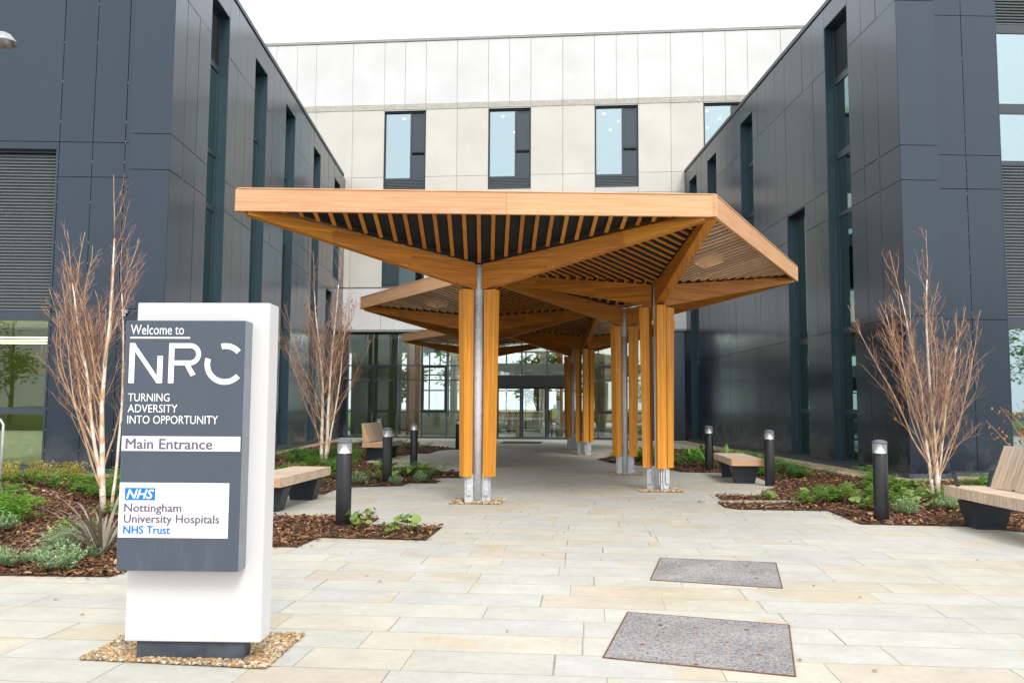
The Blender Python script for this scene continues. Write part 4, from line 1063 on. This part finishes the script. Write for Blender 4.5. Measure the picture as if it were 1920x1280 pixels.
# ------------------------------------------------------------------ bare birches
def birch(label, loc, height, seed, stems, leaf_n, tw=1.0):
    """stems: (azimuth deg, lean deg at the foot, length factor, radius, start height); thin ones are tan, thick ones white"""
    rn = random.Random(seed); t = thing("birch_tree", label, "tree", loc, 0, "bare multi-stem birch trees")
    br = MB(); twg = MB(); lf = MB(); tips = []; paths = []
    def grow(p, d, length, r, n, wob, upw, rmin):
        pts = [p.copy()]; rad = [r]; step = length/n; d = d.copy()
        for i in range(n):
            d = (d+Vector((rn.gauss(0, wob), rn.gauss(0, wob), rn.gauss(0, wob*.5)+upw))).normalized()
            pts.append(pts[-1]+d*step); rad.append(r+(rmin-r)*((i+1)/n)**.85)
        return pts, rad
    def at(pts, f):
        x = f*(len(pts)-1); i = min(int(x), len(pts)-2); return pts[i].lerp(pts[i+1], x-i), (pts[i+1]-pts[i]).normalized()
    for az, ln, fac, r, h0 in stems:
        a = RAD(az); b = RAD(ln)
        d = Vector((math.cos(a)*math.sin(b), math.sin(a)*math.sin(b), math.cos(b))); H = height*fac
        if h0 == 0: p0 = Vector((math.cos(a)*.05, math.sin(a)*.05, -.03))
        else:
            host = paths[0] if rn.random() < .6 or len(paths) < 2 else paths[1]
            p0 = min(host, key=lambda q: abs(q.z-h0)).copy()
        thick = r > .022
        pts, rad = grow(p0, d, H, r, 16, .030 if thick else .062, (.012+.0012*ln) if thick else (.012+.0016*ln), .003)
        if h0 == 0: paths.append(pts)
        if thick:
            cut = 13; mb = MB(); mb.tube(pts[:cut+1], rad[:cut+1], 8); mb.build("stem", M['birch'], t, smooth=True); br.tube(pts[cut:], rad[cut:], 5)
        else: br.tube(pts, rad, 6)
        nb = int(9*fac+4) if not thick else int(7*fac+3)
        for k in range(nb):
            f = (.30 if thick else .16)+(.66 if thick else .78)*(k+rn.random())/nb; p, sd = at(pts, f)
            aa = rn.uniform(0, 6.283); o = Vector((math.cos(aa), math.sin(aa), 0)); o = (o+Vector((d.x, d.y, 0))*.6).normalized()
            ang = RAD(rn.uniform(16, 38)); bd = (sd*math.cos(ang)+o*math.sin(ang)).normalized()
            bl = H*(.30*(1-f)+.07)*rn.uniform(.7, 1.25); brad = max(.0045, r*(1-f)*.5)
            bp, brr = grow(p, bd, bl, brad*.85, 8, .085, .05, .0018)
            br.tube(bp, brr, 5, False); tips.append(bp[-1])
            nt_ = int((4+bl*6.5)*tw)
            for q in range(nt_):
                g = .12+.86*(q+rn.random())/nt_; tp, td = at(bp, g)
                ab = rn.uniform(0, 6.283); oo = Vector((math.cos(ab), math.sin(ab), rn.uniform(-.1,.5))).normalized(); an = RAD(rn.uniform(20, 48))
                tdv = (td*math.cos(an)+oo*math.sin(an)).normalized(); tl = (bl*(.34*(1-g)+.12)+.06)*rn.uniform(.6, 1.4)
                tp2, tr = grow(tp, tdv, tl, .0029, 4, .15, .035, .0014); twg.tube(tp2, tr, 3, False); tips += tp2[1:]
                if rn.random() < .7 and tl > .12:
                    p3, d3 = at(tp2, rn.uniform(.3, .7)); ab = rn.uniform(0, 6.283)
                    d3 = (d3+Vector((math.cos(ab), math.sin(ab), .3))*.55).normalized(); t3, r3 = grow(p3, d3, tl*.55, .0024, 3, .10, .03, .0012); twg.tube(t3, r3, 3, False)
    br.build("branches", M['branch'], t, smooth=True); twg.build("twigs", M['twig'], t)
    for _ in range(leaf_n):
        p = rn.choice(tips); s = rn.uniform(.020, .045)
        if p.z > height*.93: continue
        Mx = Matrix.Translation(p) @ Matrix.Rotation(rn.uniform(0, 6.28), 4, 'Z') @ Matrix.Rotation(rn.uniform(.6, 2.2), 4, 'X')
        w_ = s*rn.uniform(.35, .6)
        lf.face([Mx @ Vector(c) for c in ((0,0,0),(w_,s*.5,s*.15),(w_*.5,s*1.1,0),(0,s*1.5,-s*.2),(-w_*.5,s*1.1,0),(-w_,s*.5,s*.15))])
    if leaf_n: lf.build("dry_leaves", M['leaf_brown'], t)
    return t
def thin(seed, n, azs, hmax, fmin, fmax, lmin=16, lmax=34):
    rn = random.Random(seed); out = []
    for i in range(n):
        h = hmax*(i+.5)/n; out.append((rn.choice(azs)+rn.uniform(-28, 28), rn.uniform(lmin, lmax), rn.uniform(fmin, fmax)*(1-.55*h/5), rn.uniform(.011, .018), .12+h))
    return out
birch("large bare birch with purple twigs behind the left side of the welcome sign", (-5.5, 12.45, 0), 5.0, 4,
      [(185,5.5,1.0,.048,0),(175,10,.84,.036,0),(20,2,.8,.026,0)]+thin(5, 17, [180,180,200,160,250,90,170], 1.9, .42, .72, 11, 30), 70, .95)
birch("white-stemmed birch with brown dry leaves behind the left backless bench", (-4.45, 23.2, 0), 6.1, 9,
      [(170,1.5,.98,.055,0),(10,4,1.0,.055,0),(20,9,.82,.034,0)]+thin(7, 22, [180,180,200,0,0,20,90,270], 2.6, .40, .66, 16, 42), 900, 1.0)
birch("bare birch with tan stems in front of the corner of the black right-hand building", (8.1, 14.9, 0), 4.85, 17,
      [(0,1,1.0,.044,0),(180,7,.95,.036,0),(5,8,.7,.024,0)]+thin(9, 21, [180,180,195,0,0,5,90,270], 1.0, .46, .74, 12, 33), 130, .72)

# ------------------------------------------------------------------ planting
def leaf_quad(mb, p, d, up_, L, W, bend=.15, fold=0.0):
    d = Vector(d).normalized(); s = d.cross(Vector(up_)); s = s.normalized() if s.length > 1e-4 else Vector((1,0,0)); n = s.cross(d)
    p = Vector(p)
    mb.face([p, p+d*L*.35+s*W*.5+n*fold, p+d*L*.75+s*W*.42-n*L*bend*.4+n*fold, p+d*L-n*L*bend, p+d*L*.75-s*W*.42-n*L*bend*.4+n*fold, p+d*L*.35-s*W*.5+n*fold])
def shrub_mesh(kind, seed):
    rn = random.Random(seed); mb = MB()
    if kind == 'silver':                       # domed, fine upright foliage
        for k in range(70):
            a = rn.uniform(0, 6.283); rr = .15*math.sqrt(rn.random()); base = Vector((math.cos(a)*rr*.6, math.sin(a)*rr*.6, 0))
            top = Vector((math.cos(a)*rr*1.25, math.sin(a)*rr*1.25, .21*(1-(rr/.19)**2)+rn.uniform(-.02,.03)+.03))
            for j in range(15):
                f = .25+.75*j/14; p = base.lerp(top, f); b = rn.uniform(0, 6.283)
                leaf_quad(mb, p, (math.cos(b), math.sin(b), rn.uniform(.3, 1.3)), (0,0,1), rn.uniform(.022,.042), .012)
        return mb
    if kind == 'fern':                         # arching pinnate fronds / spreading evergreen
        for k in range(26):
            a = rn.uniform(0, 6.283); L = rn.uniform(.16, .30); o = Vector((math.cos(a), math.sin(a), 0)); h = rn.uniform(.06, .19)
            side = Vector((-o.y, o.x, 0))
            for j in range(9):
                f = (j+1)/9; p = o*L*f+Vector((0,0,h*math.sin(f*2.4)))
                for s in (-1, 1):
                    leaf_quad(mb, p, o*.7+side*s*.9+Vector((0,0,rn.uniform(-.1,.5))), (0,0,1), .05*(1.15-f*.6)*rn.uniform(.7,1.2), .022)
        return mb
    if kind == 'broad':                        # round scalloped leaves on stalks
        for k in range(15):
            a = rn.uniform(0, 6.283); rr = rn.uniform(.02, .17); h = rn.uniform(.04, .15); c = Vector((math.cos(a)*rr, math.sin(a)*rr, h)); R_ = rn.uniform(.028, .055)
            Mx = Matrix.Translation(c) @ Matrix.Rotation(a, 4, 'Z') @ Matrix.Rotation(rn.uniform(-.2, .9), 4, 'Y') @ Matrix.Rotation(rn.uniform(-.4,.4), 4, 'X')
            pts = []
            for i in range(14):
                b = 2*math.pi*i/14; q = R_*(1 if i % 2 else .88); pts.append(Mx @ Vector((q*math.cos(b), q*math.sin(b), .25*q*math.cos(2*b)*.5)))
            mb.face(pts); mb.tube([(0,0,0), c*.6+Vector((0,0,h*.2)), c], .003, 3, False)
        return mb
    if kind == 'flax':                         # strap leaves
        for k in range(84):
            a = rn.uniform(0, 6.283); L = rn.uniform(.5, .95); el = RAD(rn.uniform(8, 66)); wv = rn.uniform(.012, .022)
            o = Vector((math.cos(a), math.sin(a), 0)); s = Vector((-o.y, o.x, 0)); p = o*.03; pts = []; e = el; droop = rn.uniform(.12, .34)
            for i in range(9): pts.append(p.copy()); p = p+(o*math.cos(e)+Vector((0,0,math.sin(e))))*L/8; e -= droop*(.3+i*.12)
            for i in range(8):
                w0 = wv*(1-.9*(i/8)**2); w1 = wv*(1-.9*((i+1)/8)**2)
                mb.face([pts[i]-s*w0, pts[i]+s*w0, pts[i+1]+s*w1, pts[i+1]-s*w1])
        return mb
    if kind == 'sedum':
        for k in range(150):
            a = rn.uniform(0, 6.283); rr = .3*math.sqrt(rn.random()); p = Vector((math.cos(a)*rr, math.sin(a)*rr, 0)); h = rn.uniform(.1, .3)
            for j in range(5): leaf_quad(mb, p+Vector((rn.uniform(-.02,.02), rn.uniform(-.02,.02), h*(j+1)/5)), (math.cos(a+j*2.2), math.sin(a+j*2.2), .7), (0,0,1), .06, .018)
        return mb
    if kind == 'strap':                        # broad upright green strap leaves
        for k in range(34):
            a = rn.uniform(0, 6.283); L = rn.uniform(.3, .62); el = RAD(rn.uniform(40, 80)); wv = rn.uniform(.022, .045)
            o = Vector((math.cos(a), math.sin(a), 0)); s = Vector((-o.y, o.x, 0)); p = o*.04; pts = []; e = el
            for i in range(7): pts.append(p.copy()); p = p+(o*math.cos(e)+Vector((0,0,math.sin(e))))*L/6; e -= .1+i*.07
            for i in range(6):
                w0 = wv*math.sin(.35+2.6*i/6); w1 = wv*max(.05, math.sin(.35+2.6*(i+1)/6)); mb.face([pts[i]-s*w0, pts[i]+s*w0, pts[i+1]+s*w1, pts[i+1]-s*w1])
        return mb
protos = {}
def plant(kind, mat, name, cat, label, loc, scale=1.0, rz=0.0, group=None, seed=0):
    k = (kind, mat, seed % 3)
    if k not in protos:
        o = shrub_mesh(kind, 100+seed % 3*7+len(kind)).build(name, M[mat]); protos[k] = o
    else:
        o = protos[k].copy(); C.objects.link(o); o.name = name
        for q in ("group",):
            if q in o: del o[q]
    o.location = loc; o.rotation_euler = (0, 0, rz); o.scale = (scale,)*3 if isinstance(scale, (int, float)) else scale
    return tag(o, label, cat, group)
rn = random.Random(42)
# shrubs that can be told apart
sh = [("domed silvery shrub in the left bark, behind the front-edge silvery shrub", -4.50, 9.12, 1.25),
      ("widest silvery shrub, close to the front edge of the left bark bed", -3.98, 8.06, 1.3),
      ("narrow silvery shrub left of the front-edge silvery shrub", -4.40, 8.42, .75),
      ("silvery shrub at the left frame edge, nearest the paving", -4.60, 8.22, .95),
      ("silvery shrub at the left frame edge, further back in the bark", -5.95, 10.5, 1.2),
      ("tiny silvery shrub beside the bronze flax", -4.0, 8.75, .6),
      ("silvery shrub right at the foot of the left bollard", -1.80, 16.95, .9),
      ("silvery shrub left of the left bollard's foot", -2.55, 17.0, 1.1),
      ("silvery shrub right of the left bollard, beside the paving", -1.35, 17.4, 1.0),
      ("silvery shrub under the left backless bench", -3.55, 15.6, 1.0),
      ("silvery shrub in front of the right birch's stems", 7.2, 12.9, 1.15),
      ("silvery shrub right of the nearest right-hand bollard", 6.2, 12.25, 1.2),
      ("silvery shrub under the nearest right bench", 7.3, 12.0, .8)]
for i, (lab, x, y, s) in enumerate(sh): plant('silver', 'leaf_silver', "silver_shrub", "shrub", lab, (x, y, .01), (s*1.0, s*1.0, s*.82), rn.uniform(0, 6), "low silvery shrubs", i)
plant('flax', 'leaf_flax', "flax_plant", "plant", "bronze strap-leaved flax against the left edge of the welcome sign", (-4.0, 8.95, 0), 1.05, .4)
for i, (x, y) in enumerate([(-10.3,18.3),(-9.6,18.45),(-8.9,18.3),(-10.0,17.6),(-11,18.1)]):
    plant('sedum', 'leaf_yellow', "yellow_perennial", "plant", "yellow-green perennial along the foot of the left building's front wall", (x, y, 0), 1.15, i, "yellow perennials below the left window", i)
big = [("pale round-leaved plant alone at the tip of the near-left bed", -.92, 10.55, 1.25), ("pale round-leaved plant at the foot of the nearest left bollard", -1.62, 10.95, 1.3), ("round-leaved plant against the right side of the welcome sign", -2.95, 11.0, 1.2),
       ("round-leaved plant in the near-left bed between the bollard and its tip", -1.15, 10.35, .8), ("round-leaved plant at the notch of the near-left bed", -1.6, 11.7, .9)]
for i, (lab, x, y, s) in enumerate(big): plant('broad', 'leaf_lime', "round_leaved_plant", "plant", lab, (x, y, .01), s, i*1.3, None, i)
for i, (x, y) in enumerate([(5.3,24.5),(5.9,24.0),(6.4,25.0),(6.0,22.6),(5.0,25.8),(6.8,23.3),(5.4,26.8)]):
    plant('strap', 'leaf_green', "strap_leaved_plant", "plant", "broad strap-leaved green plant behind the right-hand canopy posts by the far right bollard", (x, y, 0), rn.uniform(1.0, 1.35), i, "strap-leaved plants by the right wall", i)
def fill(bed, n, ymin, ymax, kinds, where, near=1.3, avoid=()):
    for i, (x, y) in enumerate(scatter(bed, n, rn, ymin, ymax, near)):
        kind, mat, nm, txt = rn.choice(kinds)
        plant(kind, mat, nm, "plant", f"{txt} {where}", (x, y, .008), rn.uniform(1.0, 1.75) if kind == 'fern' else rn.uniform(.8, 1.25), rn.uniform(0, 6), f"{txt}s {where}", i)
g1 = ('fern', 'leaf_green', "groundcover_plant", "bright green feathery groundcover clump"); g2 = ('broad', 'leaf_lime', "round_leaved_plant", "small pale round-leaved plant"); g3 = ('fern', 'leaf_dark', "evergreen_groundcover", "dark green groundcover clump")
fill([(-11,10),(-4.6,10),(-4.4,14),(-4.6,17.8),(-9.9,17.8)], 52, 9.6, 17.8, [g1, g1, g1, g2], "in the bark behind the welcome sign", 1.0)
fill([(-6.5,16.5),(-3.4,16.5),(-2.9,18),(-3.6,23),(-3.8,28),(-6.5,28)], 58, 16.5, 28, [g3, g3, g1, g1], "around the white-stemmed birch", 1.0)
fill([(-2.9,17.6),(-1.1,17.9),(-.9,20),(-2,21),(-2.9,22.6)], 22, 17, 23, [g2, g2, g1], "between the left bollards", 1.0)
fill([(-3.6,27.5),(-2.2,30),(-1.6,32.5),(-3,36),(-6.4,36),(-5,28)], 26, 27, 36, [g3], "below the entrance glass on the left", 1.0)
fill([(4.3,14.6),(6.6,15.0),(8.4,18.4),(8.6,13.6),(6,12.4),(5.4,13.3),(4.2,13.2)], 38, 11, 18.4, [g2, g2, g1], "in the bark of the near right bed", 1.0)
fill([(6.4,18.5),(8.1,18.6),(8.2,27),(7,27),(6.5,21.5)], 34, 18.5, 27, [g1, g1, g3], "along the foot of the black wall", 1.0)
fill([(3.7,23.9),(4.8,22.2),(5.1,21),(6.2,22),(5.4,28.5),(4.6,27.5)], 20, 21, 28.5, [g1, g3], "beside the right canopy posts", 1.0)
fill([(7.2,17.2),(15,17.6),(15,10.5),(9.5,10.5),(8.8,13)], 24, 10.5, 18, [g1, g2], "behind the nearest right bench", 1.0)
# orange maple shrub, cut by the right edge
mpl = thing("maple_shrub", "small orange-leaved maple at the right frame edge behind the backrest bench", "shrub", (10.85, 15.6, 0))
mb = MB(); rn2 = random.Random(8); lf = MB()
for k in range(14):
    a = rn2.uniform(0, 6.283); p = Vector((0,0,0)); d = Vector((math.cos(a)*.35, math.sin(a)*.35, 1)).normalized(); pts = [p.copy()]
    for i in range(6): d = (d+Vector((rn2.gauss(0,.16), rn2.gauss(0,.16), .02))).normalized(); p = p+d*.31; pts.append(p.copy())
    mb.tube(pts, [.014-.0018*i for i in range(7)], 5)
    for q in range(46):
        f = rn2.uniform(2.5, 6); i = min(int(f), 5); pp = pts[i].lerp(pts[i+1], f-i)+Vector((rn2.gauss(0,.10), rn2.gauss(0,.10), rn2.gauss(0,.07)))
        b = rn2.uniform(0, 6.283); leaf_quad(lf, pp, (math.cos(b), math.sin(b), rn2.uniform(-1,.2)), (0,0,1), rn2.uniform(.05,.09), .035)
mb.build("stem", M['branch'], mpl); lf.build("leaves", M['leaf_orange'], mpl)
# fallen leaves on the slabs
lf = MB(); rn3 = random.Random(12)
for px, py in [(1.28,6.05),(1.6,5.6),(1.95,5.2),(1.3,5.15),(2.2,8.1),(1.9,8.3),(.6,8.9),(1.2,8.6),(-1.1,7.8),(-.95,7.55),(.15,5.9),(3.1,6.9),(2.9,7.4),(4.5,6.2),(5.1,8.6),(.5,12.5),(2.2,14.2),(2.5,13.7),(3.0,16.8),(-.2,10.4),(2.3,5.0),(3.6,9.8),(-1.4,9.0),(-3.4,6.9),(-3.0,6.4),(1.0,10.5),(1.9,11.2),(2.8,11.7),(-2.6,7.4)]:
    b = rn3.uniform(0, 6.283); leaf_quad(lf, (px, py, .008), (math.cos(b), math.sin(b), rn3.uniform(-.0,.12)), (0,0,1), rn3.uniform(.03,.05), .022, .1, .004)
tag(lf.build("fallen_leaves", M['leaf_brown']), None, None, None, "stuff")
lf = MB()
for x, y in scatter(bed_left_front, 120, rn3, 7.9, 20)+scatter(bed_right, 150, rn3, 9.5, 22):
    b = rn3.uniform(0, 6.283); leaf_quad(lf, (x, y, .035), (math.cos(b), math.sin(b), rn3.uniform(-.3,.4)), (0,0,1), rn3.uniform(.04,.075), .035, .1, .006)
tag(lf.build("fallen_leaves", M['leaf_orange']), None, None, None, "stuff")

# ------------------------------------------------------------------ person and sign inside the entrance
def person(label, loc, rz):
    t = thing("person", label, "person", loc, rz)
    V = [(0,0,.95),(0,0,1.15),(0,.01,1.38),(0,.01,1.50),(0,-.01,1.60),(0,-.015,1.70),
         (.09,0,.90),(.11,.02,.50),(.12,.04,.08),(.13,-.10,.04),(-.09,0,.90),(-.12,-.02,.50),(-.13,.03,.08),(-.14,-.11,.04),
         (.19,.01,1.41),(.26,.03,1.14),(.22,-.16,.98),(.20,-.22,.95),(-.19,.01,1.41),(-.27,.04,1.14),(-.27,-.03,.88),(-.27,-.05,.80)]
    Ed = [(0,1),(1,2),(2,3),(3,4),(4,5),(0,6),(6,7),(7,8),(8,9),(0,10),(10,11),(11,12),(12,13),(2,14),(14,15),(15,16),(16,17),(2,18),(18,19),(19,20),(20,21)]
    Rr = [.15,.145,.16,.06,.085,.08,.095,.065,.045,.04,.095,.065,.045,.04,.065,.048,.036,.036,.065,.048,.036,.036]
    me = bpy.data.meshes.new("body"); me.from_pydata(V, Ed, []); o = bpy.data.objects.new("body", me); C.objects.link(o)
    sk = o.modifiers.new("skin", 'SKIN'); o.modifiers.new("sub", 'SUBSURF').levels = 2
    for v, r in zip(me.skin_vertices[0].data, Rr): v.radius = (r, r*.8)
    me.skin_vertices[0].data[0].use_root = True
    bpy.context.view_layer.update()
    m2 = bpy.data.meshes.new_from_object(o.evaluated_get(bpy.context.evaluated_depsgraph_get())); bpy.data.objects.remove(o)
    m2.materials.clear()
    for k in ('cloth_dark', 'hi_vis', 'skin', 'hair'): m2.materials.append(M[k])
    for p in m2.polygons:
        c = p.center; p.use_smooth = True
        p.material_index = 0
        if c.z > 1.02 and abs(c.x) < .24 and c.z < 1.47: p.material_index = 1
        if c.z > 1.49: p.material_index = 3 if (c.z > 1.70 or c.y > .03) else 2
        if (c.x > .16 and c.z < 1.0 and c.y < -.14) or (c.x < -.2 and c.z < .87): p.material_index = 2
    o = bpy.data.objects.new("body", m2); C.objects.link(o); o.parent = t
    return t
pp = frB.P(Bu(3.28), .02, -.72)
person("person in yellow hi-vis vest and dark trousers standing inside the sliding doors", tuple(pp), RAD(10))
ws = thing("wet_floor_sign", "yellow folding floor sign standing inside the left sliding door", "floor sign", tuple(frB.P(Bu(1.42), .02, -1.9)))
for s in (-1, 1):
    mb = MB(); mb.hexa([(-.14,s*.16-.01,0),(.14,s*.16-.01,0),(.14,s*.16+.01,0),(-.14,s*.16+.01,0),(-.09,s*.012-.01,.62),(.09,s*.012-.01,.62),(.09,s*.012+.01,.62),(-.09,s*.012+.01,.62)]); mb.build("panel", M['yellow_plastic'], ws)

# ------------------------------------------------------------------ what the glass reflects: trees and site barriers across the road, trees beyond the atrium
def leafy_tree(label, loc, h, seed, group):
    rn = random.Random(seed); t = thing("broadleaf_tree", label, "tree", loc, 0, group); mb = MB()
    mb.tube([(0,0,0),(.1,0,h*.25),(.05,.1,h*.5),(0,0,h*.85)], [.22,.17,.1,.03], 8)
    cl = []
    for k in range(16):
        a = rn.uniform(0, 6.283); z = h*rn.uniform(.3, .92); r = h*.26*math.sin(min(1, (z/h-.15)/.85)*3.0)*rn.uniform(.5, 1.1)
        p = Vector((math.cos(a)*r, math.sin(a)*r, z)); cl.append((p, h*rn.uniform(.07,.14))); mb.tube([(0,0,z-h*.15), p*.6+Vector((0,0,z*.38)), p], [.05,.03,.012], 5)
    mb.build("trunk", M['bark_tree'], t); lf = MB()
    for p, r in cl:
        for q in range(95):
            v = Vector((rn.gauss(0,1), rn.gauss(0,1), rn.gauss(0,.8))); v = v.normalized()*r*rn.random()**.4
            b = rn.uniform(0, 6.283); leaf_quad(lf, p+v, (math.cos(b), math.sin(b), rn.uniform(-.6,.6)), (rn.uniform(-1,1),rn.uniform(-1,1),1), .34, .2)
    lf.build("crown", M['leaf_green'], t); return t
for i, (x, y, h) in enumerate([(-48,-36,12),(-41,-34,11),(-34,-37,12),(46,-35,12),(40,-38,11),(-26,-34,9),(-16,-38,11),(-7,-35,8),(4,-40,10),(13,-36,9),(23,-38,12),(34,-35,9)]):
    leafy_tree("broadleaf tree across the road, mirrored in the glazing", (x, y, 0), h, 70+i, "trees across the road")
for i, (x, y, h) in enumerate([(-7,66,8),(-1.5,70,9),(4,65,7),(10,69,9)]):
    leafy_tree("broadleaf tree seen through the atrium's far glazing", (x, y, 0), h, 90+i, "trees beyond the atrium")
pb0 = thing("site_barrier", "red plastic site barrier by the road, mirrored in the entrance glass", "barrier", (-9, -7.4, 0), 0, "red site barriers along the road")
mb = MB(); mb.box(-.95,.95,-.03,.03,.12,.24); mb.box(-.95,.95,-.03,.03,.92,1.02); mb.box(-.95,-.88,-.03,.03,.24,.92); mb.box(.88,.95,-.03,.03,.24,.92)
for i in range(9): mb.box(-.78+i*.19,-.74+i*.19,-.02,.02,.24,.92)
mb.build("rail_frame", M['red_plastic'], pb0)
for x in (-.6, .6):
    mb = MB(); mb.box(x-.05,x+.05,-.25,.25,0,.12); mb.build("foot", M['black'], pb0)
for i in range(1, 11): dup(pb0, (-9+i*2.05, -7.4+.1*math.sin(i*2), 0), .05*math.sin(i*3))
